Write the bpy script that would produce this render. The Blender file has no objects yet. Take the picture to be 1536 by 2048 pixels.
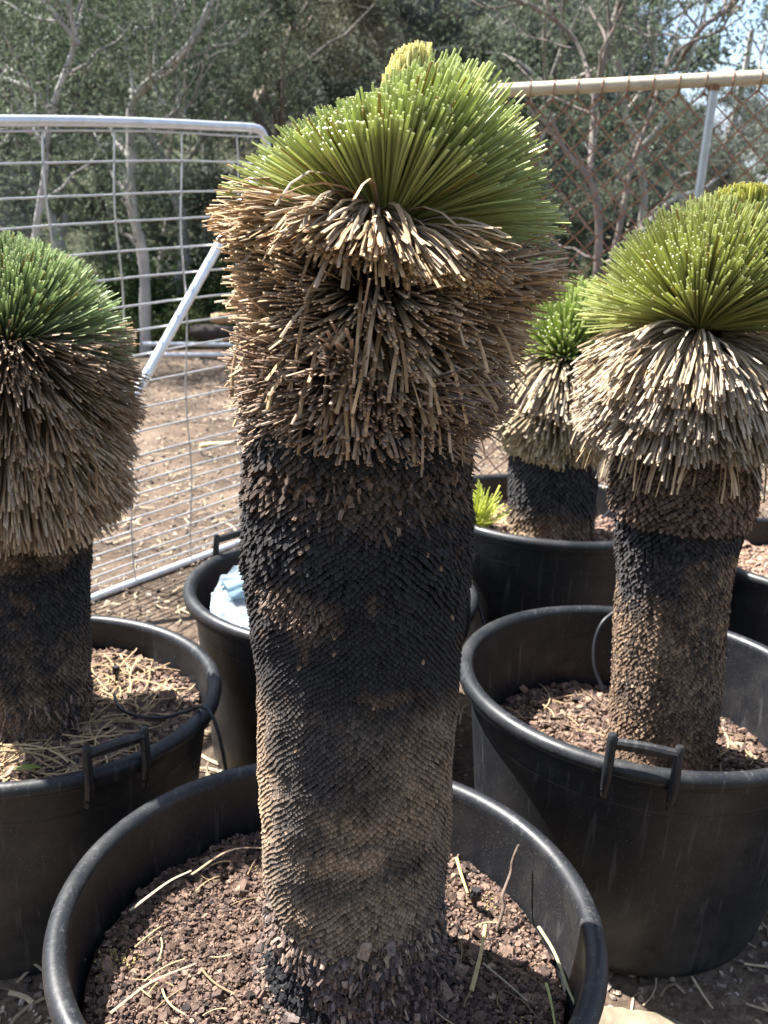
import bpy, math, random
import numpy as np
from mathutils import Vector, Matrix

# ------------------------------------------------------------------ camera, world, sun
SC = bpy.context.scene
COL = SC.collection
CAM_H = 1.82
PITCH, ROLL, FPX = math.radians(16.64), math.radians(3.156), 1822.3
cp, sp, cr, sr = math.cos(PITCH), math.sin(PITCH), math.cos(ROLL), math.sin(ROLL)
camd = bpy.data.cameras.new('camera')
cam = bpy.data.objects.new('camera', camd); COL.objects.link(cam); SC.camera = cam
right = Vector((cr, sr*sp, sr*cp)); fwd = Vector((0, cp, -sp)); up = right.cross(fwd)
M3 = Matrix((right, up, -fwd)).transposed()
cam.matrix_world = Matrix.Translation((0, 0, CAM_H)) @ M3.to_4x4()
camd.sensor_fit = 'VERTICAL'; camd.sensor_height = 24.0; camd.lens = 24.0*FPX/2048
camd.clip_start = 0.02; camd.clip_end = 2000
camd.dof.use_dof = True; camd.dof.focus_distance = 1.45; camd.dof.aperture_fstop = 4.4

SUN_AZ = (-0.90, 0.436)          # horizontal direction towards the sun: left and behind
SUN_EL = math.radians(57)
sd = Vector((SUN_AZ[0]*math.cos(SUN_EL), SUN_AZ[1]*math.cos(SUN_EL), math.sin(SUN_EL))).normalized()
sl = bpy.data.lights.new('sun', 'SUN'); sun = bpy.data.objects.new('sun', sl); COL.objects.link(sun)
sl.energy = 5.0; sl.angle = math.radians(0.53); sl.color = (1.0, 0.965, 0.915)
sun.rotation_euler = sd.to_track_quat('Z', 'Y').to_euler(); sun.location = (-6, 4, 9)

W = bpy.data.worlds.new('World'); SC.world = W; W.use_nodes = True
wn, wl = W.node_tree.nodes, W.node_tree.links
wn.clear()
out = wn.new('ShaderNodeOutputWorld'); bg = wn.new('ShaderNodeBackground'); sky = wn.new('ShaderNodeTexSky')
sky.sky_type = 'NISHITA'; sky.sun_disc = False
sky.sun_elevation = SUN_EL; sky.sun_rotation = math.atan2(SUN_AZ[0], SUN_AZ[1])
sky.air_density = 1.0; sky.dust_density = 1.0; sky.ozone_density = 1.0
tc = wn.new('ShaderNodeTexCoord'); mp = wn.new('ShaderNodeMapping'); mp.inputs['Scale'].default_value = (1, 1, 2.2)
cn = wn.new('ShaderNodeTexNoise'); cn.inputs['Scale'].default_value = 4.2; cn.inputs['Detail'].default_value = 8; cn.inputs['Roughness'].default_value = .6
crr = wn.new('ShaderNodeValToRGB'); crr.color_ramp.elements[0].position = .44; crr.color_ramp.elements[1].position = .62
mx = wn.new('ShaderNodeMix'); mx.data_type = 'RGBA'; mx.inputs[7].default_value = (2.3, 2.45, 2.7, 1)
wl.new(tc.outputs['Generated'], mp.inputs[0]); wl.new(mp.outputs[0], cn.inputs['Vector']); wl.new(cn.outputs[0], crr.inputs[0])
wl.new(crr.outputs[0], mx.inputs[0]); wl.new(sky.outputs[0], mx.inputs[6]); wl.new(mx.outputs[2], bg.inputs[0])
bg.inputs[1].default_value = 0.085
wl.new(bg.outputs[0], out.inputs[0])
SC.view_settings.view_transform = 'Standard'; SC.view_settings.look = 'None'
SC.view_settings.exposure = 2.12; SC.view_settings.gamma = 1; SC.view_settings.use_curve_mapping = False

RNG = np.random.default_rng(7)
random.seed(7)

# ------------------------------------------------------------------ helpers
def tag(o, label=None, cat=None, group=None, kind=None):
    if label: o['label'] = label
    if cat: o['category'] = cat
    if group: o['group'] = group
    if kind: o['kind'] = kind
    return o

def empty(name, loc=(0, 0, 0)):
    o = bpy.data.objects.new(name, None); COL.objects.link(o); o.location = loc
    o.empty_display_size = .1
    return o

class Mesh:
    """collects blocks of vertices, polygons (same size per block) and a colour per vertex"""
    def __init__(s): s.V, s.C, s.L, s.N, s.n, s.S = [], [], [], [], 0, []
    def add(s, V, F, C, smooth=False):
        V = np.asarray(V, np.float32).reshape(-1, 3); F = np.asarray(F, np.int32)
        C = np.asarray(C, np.float32)
        if C.ndim == 1: C = np.broadcast_to(C[:3], (len(V), 3))
        s.V.append(V); s.C.append(C); s.L.append((F + s.n).ravel()); s.N.append(np.full(len(F), F.shape[1], np.int32))
        s.S.append(np.full(len(F), smooth, bool)); s.n += len(V)
    def data(s, name, mat):
        V = np.concatenate(s.V); C = np.concatenate(s.C); L = np.concatenate(s.L); N = np.concatenate(s.N)
        me = bpy.data.meshes.new(name)
        me.vertices.add(len(V)); me.vertices.foreach_set('co', V.ravel())
        me.loops.add(len(L)); me.loops.foreach_set('vertex_index', L)
        me.polygons.add(len(N)); st = np.concatenate([[0], np.cumsum(N)[:-1]]).astype(np.int32)
        me.polygons.foreach_set('loop_start', st); me.polygons.foreach_set('loop_total', N)
        me.polygons.foreach_set('use_smooth', np.concatenate(s.S))
        a = me.attributes.new('col', 'FLOAT_COLOR', 'POINT')
        a.data.foreach_set('color', np.concatenate([C, np.ones((len(C), 1), np.float32)], 1).astype(np.float32).ravel())
        me.update(calc_edges=True); me.validate()
        me.materials.append(mat)
        return me
    def build(s, name, mat, parent=None, origin=(0, 0, 0)):
        o = np.array(origin, np.float32)
        if np.any(o): s.V = [v - o for v in s.V]
        ob = bpy.data.objects.new(name, s.data(name, mat)); COL.objects.link(ob)
        if parent is not None: ob.parent = parent
        else: ob.location = origin
        return ob

def nrm(a): return a/np.maximum(np.linalg.norm(a, axis=-1, keepdims=True), 1e-9)

def vnoise(P, seed=0, octaves=4, scale=1.0):
    """cheap smooth noise in -1..1"""
    r = np.random.default_rng(seed); out = np.zeros(len(P)); amp = 1.; tot = 0
    for o in range(octaves):
        for k in range(3):
            d = r.normal(size=3)*scale*(1.9**o); ph = r.uniform(0, 6.28)
            out += amp*np.sin(P @ d + ph + 1.3*np.sin(P @ (r.normal(size=3)*scale*(1.9**o)) + ph*2))
        tot += amp*1.9; amp *= .6
    return out/tot

def tube(m, pts, rad, col, sides=8, smooth=True, caps=True, flat=1.0):
    P = np.asarray(pts, float); n = len(P); rad = np.broadcast_to(np.asarray(rad, float), (n,))
    T = nrm(np.gradient(P, axis=0)); ref = np.array([0, 0, 1.]) if abs(T[0][2]) < .9 else np.array([1., 0, 0])
    A = np.zeros_like(P); a = nrm(np.cross(T[0], ref))
    for i in range(n):
        a = nrm(a - T[i]*(a @ T[i])); A[i] = a
    B = np.cross(T, A); t = np.linspace(0, 2*np.pi, sides, endpoint=False)
    V = P[:, None] + rad[:, None, None]*(np.cos(t)[None, :, None]*A[:, None] + flat*np.sin(t)[None, :, None]*B[:, None])
    i = np.arange(n-1)[:, None]*sides; j = np.arange(sides)[None]; j2 = (j+1) % sides
    F = np.stack([i+j, i+j2, i+sides+j2, i+sides+j], -1).reshape(-1, 4)
    C = np.asarray(col, float)
    if C.ndim == 2: C = np.repeat(C, sides, 0)
    m.add(V.reshape(-1, 3), F, C, smooth)
    if caps:
        c = C if C.ndim == 1 else C[0]
        m.add(V[0], [list(range(sides))[::-1]], c); m.add(V[-1], [list(range(sides))], c)

def smooth_path(pts, n=24):
    P = np.asarray(pts, float); k = len(P); out = []
    Q = np.vstack([2*P[0]-P[1], P, 2*P[-1]-P[-2]])
    for u in np.linspace(0, k-1-1e-6, n):
        i = int(u); t = u-i; a, b, c, d = Q[i], Q[i+1], Q[i+2], Q[i+3]
        out.append(.5*((2*b)+(-a+c)*t+(2*a-5*b+4*c-d)*t*t+(-a+3*b-3*c+d)*t**3))
    return np.array(out)

def box(m, c, size, col, R=None, jit=0, bev=0.0):
    s = np.array(size)/2.
    v = np.array([[x, y, z] for x in (-1, 1) for y in (-1, 1) for z in (-1, 1)])*s
    if R is not None: v = v @ np.asarray(R).T
    F = [[0, 1, 3, 2], [4, 6, 7, 5], [0, 4, 5, 1], [2, 3, 7, 6], [0, 2, 6, 4], [1, 5, 7, 3]]
    m.add(v+np.array(c), F, col)

def chips(m, P, size, col, flat=.35, tilt=.5, r=RNG):
    """angular bark chips: jittered flat six-sided slabs at points P"""
    n = len(P); t = np.linspace(0, 2*np.pi, 6, endpoint=False)[None] + r.uniform(-.35, .35, (n, 6))
    rr = r.uniform(.65, 1.15, (n, 6)); el = r.uniform(.45, 1.0, (n, 1))
    x = np.cos(t)*rr; y = np.sin(t)*rr*el; s = np.asarray(size).reshape(-1, 1)
    h = s*flat*r.uniform(.5, 1.2, (n, 1))
    top = np.stack([x*s*.86, y*s*.86, h+0*x+r.uniform(-.15, .15, (n, 6))*s], -1); bot = np.stack([x*s, y*s, -h+0*x], -1)
    V = np.concatenate([bot, top], 1)
    N = nrm(np.stack([r.normal(0, tilt, n), r.normal(0, tilt, n), np.ones(n)], -1)); az = r.uniform(0, 6.28, n)
    A = nrm(np.cross(N, np.stack([np.cos(az), np.sin(az), 0*az], -1))); B = np.cross(N, A)
    V = P[:, None] + V[..., :1]*A[:, None] + V[..., 1:2]*B[:, None] + V[..., 2:]*N[:, None]
    side = np.array([[k, (k+1) % 6, 6+(k+1) % 6, 6+k] for k in range(6)]); off = (np.arange(n)*12)[:, None, None]
    C = np.repeat(np.asarray(col), 12, 0)
    m.add(V.reshape(-1, 3), (side[None]+off).reshape(-1, 4), C)
    m.add(V.reshape(-1, 3), (np.array([[6, 7, 8, 9, 10, 11]])[None]+off).reshape(-1, 6), C)

def blades(m, path, w, col, tipcol, thick=.6, spin=None, taper=.85):
    """path (n,k,3): four-sided leaves along the paths with a pale cut end"""
    n, k, _ = path.shape; w = np.asarray(w).reshape(-1, 1, 1)
    T = nrm(np.gradient(path, axis=1)); ref = np.tile(np.array([0, 0, 1.]), (n, 1))
    ref[np.abs(T[:, 0, 2]) > .85] = (0.7, .7, 0)
    if spin is None: spin = RNG.uniform(-.7, .7, n)
    A = nrm(np.cross(T, ref[:, None])); B = np.cross(T, A)
    c, s = np.cos(spin)[:, None, None], np.sin(spin)[:, None, None]
    A, B = A*c+B*s, B*c-A*s
    tw = np.linspace(1.0, taper, k)[None, :, None]*w*.5
    R = np.stack([path+A*tw, path+B*tw*thick, path-A*tw, path-B*tw*thick], 2)   # n,k,4,3
    V = R.reshape(-1, 3)
    f = np.array([[[i*4+j, i*4+(j+1) % 4, i*4+4+(j+1) % 4, i*4+4+j] for j in range(4)] for i in range(k-1)]).reshape(-1, 4)
    F = (f[None]+(np.arange(n)*4*k)[:, None, None]).reshape(-1, 4)
    col = np.asarray(col)
    if col.ndim == 2: col = np.repeat(col[:, None], k, 1)
    m.add(V, F, np.repeat(col.reshape(-1, 3), 4, 0))
    cap = R[:, -1]+T[:, -1][:, None]*.0004
    m.add(cap.reshape(-1, 3), np.arange(n*4).reshape(-1, 4), np.repeat(np.asarray(tipcol), 4, 0))

# ------------------------------------------------------------------ materials
def mat(name, rough=.7, spec=.3, trans=0.0, bump=0.0, bscale=200, vary=0.0, vscale=30, base=None, metal=0.0):
    m = bpy.data.materials.new(name); m.use_nodes = True; nt = m.node_tree; N, L = nt.nodes, nt.links
    b = N['Principled BSDF']; b.inputs['Roughness'].default_value = rough; b.inputs['Specular IOR Level'].default_value = spec
    b.inputs['Metallic'].default_value = metal
    if base is None:
        a = N.new('ShaderNodeAttribute'); a.attribute_name = 'col'; c = a.outputs['Color']
    else:
        a = N.new('ShaderNodeRGB'); a.outputs[0].default_value = (*base, 1); c = a.outputs[0]
    t = N.new('ShaderNodeTexCoord')
    if vary:
        n = N.new('ShaderNodeTexNoise'); n.inputs['Scale'].default_value = vscale; n.inputs['Detail'].default_value = 6
        L.new(t.outputs['Object'], n.inputs['Vector'])
        mr = N.new('ShaderNodeMapRange'); mr.inputs[1].default_value = .3; mr.inputs[2].default_value = .7
        mr.inputs[3].default_value = 1-vary; mr.inputs[4].default_value = 1+vary; L.new(n.outputs[0], mr.inputs[0])
        mm = N.new('ShaderNodeVectorMath'); mm.operation = 'SCALE'; L.new(c, mm.inputs[0]); L.new(mr.outputs[0], mm.inputs[3]); c = mm.outputs[0]
    L.new(c, b.inputs['Base Color'])
    if bump:
        n2 = N.new('ShaderNodeTexNoise'); n2.inputs['Scale'].default_value = bscale; n2.inputs['Detail'].default_value = 4
        L.new(t.outputs['Object'], n2.inputs['Vector']); bp = N.new('ShaderNodeBump'); bp.inputs['Strength'].default_value = bump
        bp.inputs['Distance'].default_value = .004; L.new(n2.outputs[0], bp.inputs['Height']); L.new(bp.outputs[0], b.inputs['Normal'])
    if trans:
        tr = N.new('ShaderNodeBsdfTranslucent'); ms = N.new('ShaderNodeMixShader'); ms.inputs[0].default_value = trans
        L.new(c, tr.inputs[0]); L.new(b.outputs[0], ms.inputs[1]); L.new(tr.outputs[0], ms.inputs[2]); L.new(ms.outputs[0], N['Material Output'].inputs[0])
    return m

M_GREEN = mat('living_leaf', .4, .45, .42)
M_DRY = mat('dry_leaf', .75, .12, .10, vary=.18, vscale=120)
M_BARK = mat('grass_tree_bark', .8, .22, vary=.35, vscale=160, bump=.5, bscale=500)
M_MULCH = mat('bark_mulch', .85, .2, vary=.3, vscale=220, bump=.4, bscale=600)
M_SOIL = mat('potting_soil', .95, .1, base=(.045, .026, .02), bump=1, bscale=90, vary=.4, vscale=60)
M_GUM = mat('gum_leaf', .65, .15, .35)
M_GUMBARK = mat('gum_bark', .75, .2, vary=.35, vscale=2.5)
M_GALV = mat('galvanised_steel', .38, .6, metal=.55, vary=.12, vscale=18)
M_RUST = mat('rusty_wire', .85, .2, vary=.4, vscale=60)
M_PAINT = mat('weathered_rail_paint', .6, .35, vary=.15, vscale=12, bump=.3, bscale=80)
M_RUBBER = mat('black_irrigation_pipe', .45, .4, base=(.014, .015, .018))
M_WOOD = mat('weathered_wood', .85, .2, vary=.3, vscale=25, bump=.8, bscale=60)
M_LITTER = mat('ground_litter', .85, .2, vary=.2, vscale=80)

def plastic_mat():
    m = bpy.data.materials.new('black_tub_plastic'); m.use_nodes = True; nt = m.node_tree; N, L = nt.nodes, nt.links
    b = N['Principled BSDF']; t = N.new('ShaderNodeTexCoord'); b.inputs['Specular IOR Level'].default_value = .36
    def noise(sc, det, mscale=None, rough=.5):
        n = N.new('ShaderNodeTexNoise'); n.inputs['Scale'].default_value = sc; n.inputs['Detail'].default_value = det; n.inputs['Roughness'].default_value = rough
        if mscale:
            mp_ = N.new('ShaderNodeMapping'); mp_.inputs['Scale'].default_value = mscale; mp_.inputs['Rotation'].default_value = (.5, .7, .4)
            L.new(t.outputs['Object'], mp_.inputs[0]); L.new(mp_.outputs[0], n.inputs['Vector'])
        else: L.new(t.outputs['Object'], n.inputs['Vector'])
        return n.outputs[0]
    def ramp(src, p0, c0, p1, c1):
        r = N.new('ShaderNodeValToRGB'); e = r.color_ramp.elements; e[0].position = p0; e[1].position = p1
        e[0].color = (*c0, 1); e[1].color = (*c1, 1); L.new(src, r.inputs[0]); return r.outputs[0]
    def mixc(f, a, bb):
        x = N.new('ShaderNodeMix'); x.data_type = 'RGBA'; L.new(f, x.inputs[0])
        if isinstance(a, tuple): x.inputs[6].default_value = (*a, 1)
        else: L.new(a, x.inputs[6])
        if isinstance(bb, tuple): x.inputs[7].default_value = (*bb, 1)
        else: L.new(bb, x.inputs[7])
        return x.outputs[2]
    dust = ramp(noise(6, 10, None, .75), .47, (0, 0, 0), .72, (.6,)*3)
    c = mixc(dust, (.0095, .0107, .0132), (.045, .043, .041))
    scr = ramp(noise(75, 3, (1, .5, .05)), .60, (0, 0, 0), .70, (.55,)*3)
    c = mixc(scr, c, (.06, .06, .062))
    spk = ramp(noise(330, 2), .66, (0, 0, 0), .71, (.8,)*3)
    c = mixc(spk, c, (.12, .11, .10))
    sx = N.new('ShaderNodeSeparateXYZ'); L.new(t.outputs['Object'], sx.inputs[0])
    lo = N.new('ShaderNodeMapRange'); lo.inputs[1].default_value = .02; lo.inputs[2].default_value = .2; lo.inputs[3].default_value = .75; lo.inputs[4].default_value = 0
    L.new(sx.outputs[2], lo.inputs[0])
    mu = N.new('ShaderNodeMath'); mu.operation = 'MULTIPLY'; L.new(lo.outputs[0], mu.inputs[0]); L.new(ramp(noise(9, 6), .4, (0,)*3, .62, (1,)*3), mu.inputs[1])
    c = mixc(mu.outputs[0], c, (.055, .047, .04))
    L.new(c, b.inputs['Base Color'])
    rr = ramp(noise(14, 6), .3, (.36,)*3, .75, (.55,)*3); L.new(rr, b.inputs['Roughness'])
    bp = N.new('ShaderNodeBump'); bp.inputs['Strength'].default_value = .22; bp.inputs['Distance'].default_value = .002
    L.new(noise(70, 5), bp.inputs['Height']); L.new(bp.outputs[0], b.inputs['Normal'])
    return m
M_TUB = plastic_mat()

def film_mat():
    m = bpy.data.materials.new('clear_plastic_film'); m.use_nodes = True; N, L = m.node_tree.nodes, m.node_tree.links
    b = N['Principled BSDF']; b.inputs['Roughness'].default_value = .12; b.inputs['Specular IOR Level'].default_value = .8
    a = N.new('ShaderNodeAttribute'); a.attribute_name = 'col'; L.new(a.outputs['Color'], b.inputs['Base Color'])
    tp = N.new('ShaderNodeBsdfTransparent'); tp.inputs[0].default_value = (.9, .97, 1, 1); ms = N.new('ShaderNodeMixShader'); ms.inputs[0].default_value = .62
    L.new(tp.outputs[0], ms.inputs[1]); L.new(b.outputs[0], ms.inputs[2]); L.new(ms.outputs[0], N['Material Output'].inputs[0])
    return m
M_FILM = film_mat()

def ground_mat():
    m = bpy.data.materials.new('dry_dirt'); m.use_nodes = True; N, L = m.node_tree.nodes, m.node_tree.links
    b = N['Principled BSDF']; b.inputs['Roughness'].default_value = .95; b.inputs['Specular IOR Level'].default_value = .15
    t = N.new('ShaderNodeTexCoord')
    def noise(s, d=8):
        n = N.new('ShaderNodeTexNoise'); n.inputs['Scale'].default_value = s; n.inputs['Detail'].default_value = d; n.inputs['Roughness'].default_value = .65
        L.new(t.outputs['Object'], n.inputs['Vector']); return n.outputs[0]
    r = N.new('ShaderNodeValToRGB'); e = r.color_ramp.elements
    e[0].position = .3; e[0].color = (.055, .043, .034, 1); e[1].position = .68; e[1].color = (.20, .16, .122, 1)
    x = e.new(.5); x.color = (.12, .092, .07, 1)
    L.new(noise(1.7), r.inputs[0])
    r2 = N.new('ShaderNodeValToRGB'); e = r2.color_ramp.elements; e[0].position = .38; e[0].color = (.55, .5, .48, 1); e[1].position = .66; e[1].color = (1.25, 1.2, 1.15, 1)
    L.new(noise(45), r2.inputs[0])
    mm = N.new('ShaderNodeVectorMath'); mm.operation = 'MULTIPLY'; L.new(r.outputs[0], mm.inputs[0]); L.new(r2.outputs[0], mm.inputs[1])
    # leafy forest floor further out
    a = N.new('ShaderNodeAttribute'); a.attribute_name = 'col'
    mx_ = N.new('ShaderNodeMix'); mx_.data_type = 'RGBA'; sp_ = N.new('ShaderNodeSeparateColor'); L.new(a.outputs['Color'], sp_.inputs[0])
    L.new(sp_.outputs[0], mx_.inputs[0]); L.new(mm.outputs[0], mx_.inputs[6]); mx_.inputs[7].default_value = (.055, .06, .035, 1)
    L.new(mx_.outputs[2], b.inputs['Base Color'])
    bp = N.new('ShaderNodeBump'); bp.inputs['Strength'].default_value = .9; bp.inputs['Distance'].default_value = .03
    L.new(noise(28), bp.inputs['Height']); L.new(bp.outputs[0], b.inputs['Normal'])
    return m

# ------------------------------------------------------------------ ground
def G(x, y):
    x = np.asarray(x, float); y = np.asarray(y, float)
    near = -.03 + .06*np.clip(x, -4, 3) + .04*np.clip(y, -2, 5)
    near = near + .012*np.sin(x*3.1+y*1.7) + .01*np.sin(y*4.3-x*2.2)
    az = np.degrees(np.arctan2(x, np.maximum(y, .1)))
    k = np.interp(az, [-60, -30, 0, 8, 15, 21, 27, 60], [.42, .42, .40, .36, .24, .10, .20, .40])
    hill = np.clip(y-24, 0, 70)*k
    return near + hill + .25*np.sin(x*.23)*np.clip((y-8)/20, 0, 1)

def make_ground():
    u = np.linspace(-1, 1, 190); X = np.sinh(u*5.2)/np.sinh(5.2)*400
    v = np.linspace(0, 1, 260); Y = np.concatenate([-np.sinh(np.linspace(1, .08, 40)*4)/np.sinh(4)*120, np.sinh(np.linspace(0, 1, 220)*5.2)/np.sinh(5.2)*420])
    xx, yy = np.meshgrid(X, Y); zz = G(xx, yy); r = np.random.default_rng(3)
    zz = zz + r.normal(0, .006, zz.shape)
    V = np.stack([xx, yy, zz], -1).reshape(-1, 3); a, b = xx.shape
    i = np.arange(a-1)[:, None]*b; j = np.arange(b-1)[None]
    F = np.stack([i+j, i+j+1, i+b+j+1, i+b+j], -1).reshape(-1, 4)
    f = np.maximum(np.clip((V[:, 1]-14+2*np.sin(V[:, 0]*.7))/6, 0, 1), np.clip((-V[:, 1]-5)/4, 0, 1))
    m = Mesh(); m.add(V, F, np.stack([f, f, f], -1), True)
    return tag(m.build('ground', ground_mat()), 'dry brown dirt yard scattered with leaf litter', 'ground', kind='structure')
make_ground()

def ground_litter():
    r = np.random.default_rng(11); m = Mesh()
    n = 24000
    y = 1.0 + 13*r.uniform(0, 1, n)**1.3; x = (r.uniform(-.62, .62, n))*(y+.6)
    z = G(x, y)+.004; P = np.stack([x, y, z], -1)
    pal = np.array([[.33, .26, .20], [.22, .17, .135], [.14, .105, .085], [.36, .30, .23], [.09, .07, .06], [.30, .26, .22]])
    c = pal[r.integers(0, 6, n)]*r.uniform(.7, 1.2, (n, 1))
    chips(m, P, r.uniform(.004, .012, n)*(1+.10*y), c, flat=.35, tilt=.5, r=r)
    n = 5200
    y = 1.0 + 12*r.uniform(0, 1, n)**1.2; x = r.uniform(-.62, .62, n)*(y+.6); P0 = np.stack([x, y, G(x, y)+.012], -1)
    a = r.uniform(0, 6.28, n); L = r.uniform(.04, .15, n); D = np.stack([np.cos(a), np.sin(a), r.normal(0, .12, n)], -1)
    S = np.stack([-np.sin(a), np.cos(a), 0*a], -1); t = np.linspace(0, 1, 4)
    path = P0[:, None]+D[:, None]*(L[:, None]*t)[..., None]+S[:, None]*((t*(1-t))[None]*L[:, None]*r.uniform(-.8, .8, (n, 1)))[..., None]
    c = np.array([.42, .33, .22])*r.uniform(.45, 1.1, (n, 1))
    blades(m, path, r.uniform(.004, .013, n), c, c, thick=.3)
    return tag(m.build('leaf_litter', M_LITTER), 'dry leaves, twigs and small stones scattered over the dirt yard', 'leaf litter', kind='stuff')
ground_litter()

# ------------------------------------------------------------------ tubs
TUB_H = .64
def tub_surface(m, prof, cx, cy, seg=128, col=(.01, .01, .01), ell=0.0):
    t = np.linspace(0, 2*np.pi, seg, endpoint=False); p = np.asarray(prof)
    rr = p[:, 0][:, None]*(1+ell*np.cos(2*t+.6)[None]*(p[:, 1][:, None]/TUB_H))
    V = np.stack([cx+rr*np.cos(t)[None], cy+rr*np.sin(t)[None], p[:, 1][:, None]+0*t[None]], -1)
    i = np.arange(len(p)-1)[:, None]*seg; j = np.arange(seg)[None]; j2 = (j+1) % seg
    m.add(V.reshape(-1, 3), np.stack([i+j, i+j2, i+seg+j2, i+seg+j], -1).reshape(-1, 4), np.array(col), True)

def make_tub(loc, label, handles, ell=.006):
    t = empty('planter_tub', loc); tag(t, label, 'plant pot', 'black planter tubs')
    H = TUB_H; m = Mesh()
    prof = [(0, 0.012), (.36, .012), (.383, .0), (.396, .006), (.402, .03), (.4207, .2), (.4427, .4), (.4535, .497), (.4550, .511), (.4553, .5135), (.4561, .515), (.4564, .517), (.4561, .519), (.4560, .5215), (.4563, .524), (.459, .55), (.464, H-.045)]
    tub_surface(m, prof, 0, 0, ell=ell)
    inner = [(.464, H-.045), (.459, H-.045), (.455, H-.1), (.43, .3), (.40, .03), (0, .03)]
    tub_surface(m, [(.4585, H-.02), (.4575, H-.06), (.43, .3), (.398, .03), (0, .03)], 0, 0, ell=ell)
    m.build('wall', M_TUB, t)
    m = Mesh()  # rolled rim
    a = np.radians(np.linspace(-200, 150, 20)); rc, zc, q = .479, H-.019, .0205
    pr = [(.4640, H-.046), (.486, H-.046), (.4965, H-.040)]
    pr += [(rc+q*np.cos(b)*1.02, zc+q*np.sin(b)) for b in np.radians(np.linspace(-45, 178, 18))] + [(.4580, H-.030)]
    tub_surface(m, pr, 0, 0, ell=ell)
    m.build('rim', M_TUB, t)
    for az in handles:
        az = math.radians(az); er = np.array([math.cos(az), math.sin(az), 0]); et = np.array([-er[1], er[0], 0]); m = Mesh(); w = .072
        for s in (-1, 1):
            base = er*(.5025 if True else 0)+et*w*s
            rad = math.hypot(*(er*.497+et*w*s)[:2]); k = .499/rad
            b0 = (er*.497+et*w*s)*k + er*.006
            R = np.stack([et, er, [0, 0, 1]], 1)
            # bracket post, tapered foot below the rim
            pts = [b0-er*.013+np.array([0, 0, H-.088]), b0-er*.006+np.array([0, 0, H-.06]), b0+np.array([0, 0, H-.03]), b0+np.array([0, 0, H+.0]), b0-er*.004+np.array([0, 0, H+.04]), b0-er*.006+np.array([0, 0, H+.062])]
            tube(m, pts, [.008, .0115, .0125, .012, .0115, .0115], (.01, .01, .01), sides=8, smooth=True)
            box(m, b0-er*.006+np.array([0, 0, H-.066]), (.020, .017, .005), (.01,)*3, R)
            tube(m, [b0-er*.005+np.array([0, 0, H+.052]), b0-er*.006+np.array([0, 0, H+.071]), b0-er*.006+np.array([0, 0, H+.075])], [.0112, .0108, .008], (.01,)*3, sides=8)
        kk = .499/math.hypot(.497, w)
        n = 9; ss = np.linspace(-1, 1, n)
        pts = [er*(.497*kk-.0+.0008*(1-s*s))+et*w*kk*s+np.array([0, 0, H+.058+.0015*math.cos(3*s)]) for s in ss]
        tube(m, pts, .0112, (.01,)*3, sides=8, flat=.85, smooth=False)
        box(m, er*.497*kk+np.array([0, 0, H+.047]), (w*1.9*kk, .006, .014), (.01,)*3, np.stack([et, er, [0, 0, 1]], 1))
        m.build('handle', M_TUB, t)
    return t

# name: centre x, y, rim height, soil height
TUBS = dict(main=(-.058, 1.4025, .6475, .505), right=(.728, 2.253, .7275, .485), left=(-.926, 2.2415, .603, .51),
            back=(-.1635, 2.9205, .682, .52), backright=(.6655, 3.538, .834, .70), far=(1.7615, 3.4805, .707, .60))
def tubloc(k): x, y, z, s = TUBS[k]; return (x, y, z-TUB_H)
make_tub(tubloc('main'), 'big black plastic tub in front, around the tallest charred grass tree', (80, 260))
make_tub(tubloc('right'), 'black plastic tub with bracket handle at right, below the cream-skirted grass tree', (-105, 75))
make_tub(tubloc('left'), 'black plastic tub at left edge with irrigation hose looping over its rim', (-48, 132))
make_tub(tubloc('back'), 'black plastic tub with clear plastic film inside, nearest the wire gate', (144, -36))
make_tub(tubloc('backright'), 'black plastic tub in the back, holding the small grass tree and a green tuft', (176, -4))
make_tub(tubloc('far'), 'black plastic tub cut by the right edge of the picture, behind the right tub', (10, 190))

def mulch(key, n, size, lab, fert=0, tone=1.0, mound=None):
    x0, y0, zr, zs = TUBS[key]; r = np.random.default_rng(hash(key) % 1000 if False else sum(map(ord, key)))
    loc = np.array([x0, y0, zs]); R = .4585-(zr-zs)*.105-.002
    m = Mesh()
    # soil body
    k = 40; rad = np.linspace(0, R, 18); t = np.linspace(0, 2*np.pi, k, endpoint=False)
    rr, tt = np.meshgrid(rad, t, indexing='ij'); X = x0+rr*np.cos(tt); Y = y0+rr*np.sin(tt)
    def hz(x, y):
        z = zs + .010*np.sin(x*9+1)*np.cos(y*8) + .006*np.sin(x*31+y*17) - .012
        if mound is not None:
            for (mx0, my0, ms, mh) in mound: z = z+mh*np.exp(-((x-mx0)**2+(y-my0)**2)/ms**2)
        return z
    V = np.stack([X, Y, hz(X, Y)], -1).reshape(-1, 3)
    i = np.arange(17)[:, None]*k; j = np.arange(k)[None]; j2 = (j+1) % k
    m.add(V, np.stack([i+j, i+k+j, i+k+j2, i+j2], -1).reshape(-1, 4), (.05, .03, .022), True)
    q = r.uniform(0, 1, n)**.5*R*.985; a = r.uniform(0, 6.283, n); x = x0+q*np.cos(a); y = y0+q*np.sin(a)
    P = np.stack([x, y, hz(x, y)+r.uniform(.0, .011, n)], -1)
    pal = np.array([[.155, .102, .077], [.11, .074, .058], [.20, .135, .10], [.08, .055, .046], [.29, .20, .145], [.030, .026, .025], [.16, .108, .086]])
    c = pal[r.choice(7, n, p=[.27, .22, .17, .14, .07, .04, .09])]*r.uniform(.7, 1.25, (n, 1))*tone
    s = size*r.lognormal(0, .48, n)
    chips(m, P, s, c, flat=.34, tilt=.55, r=r)
    tag(m.build('bark_mulch', M_MULCH, None, tuple(loc)), lab, 'mulch', kind='stuff')
    return hz, R

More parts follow.
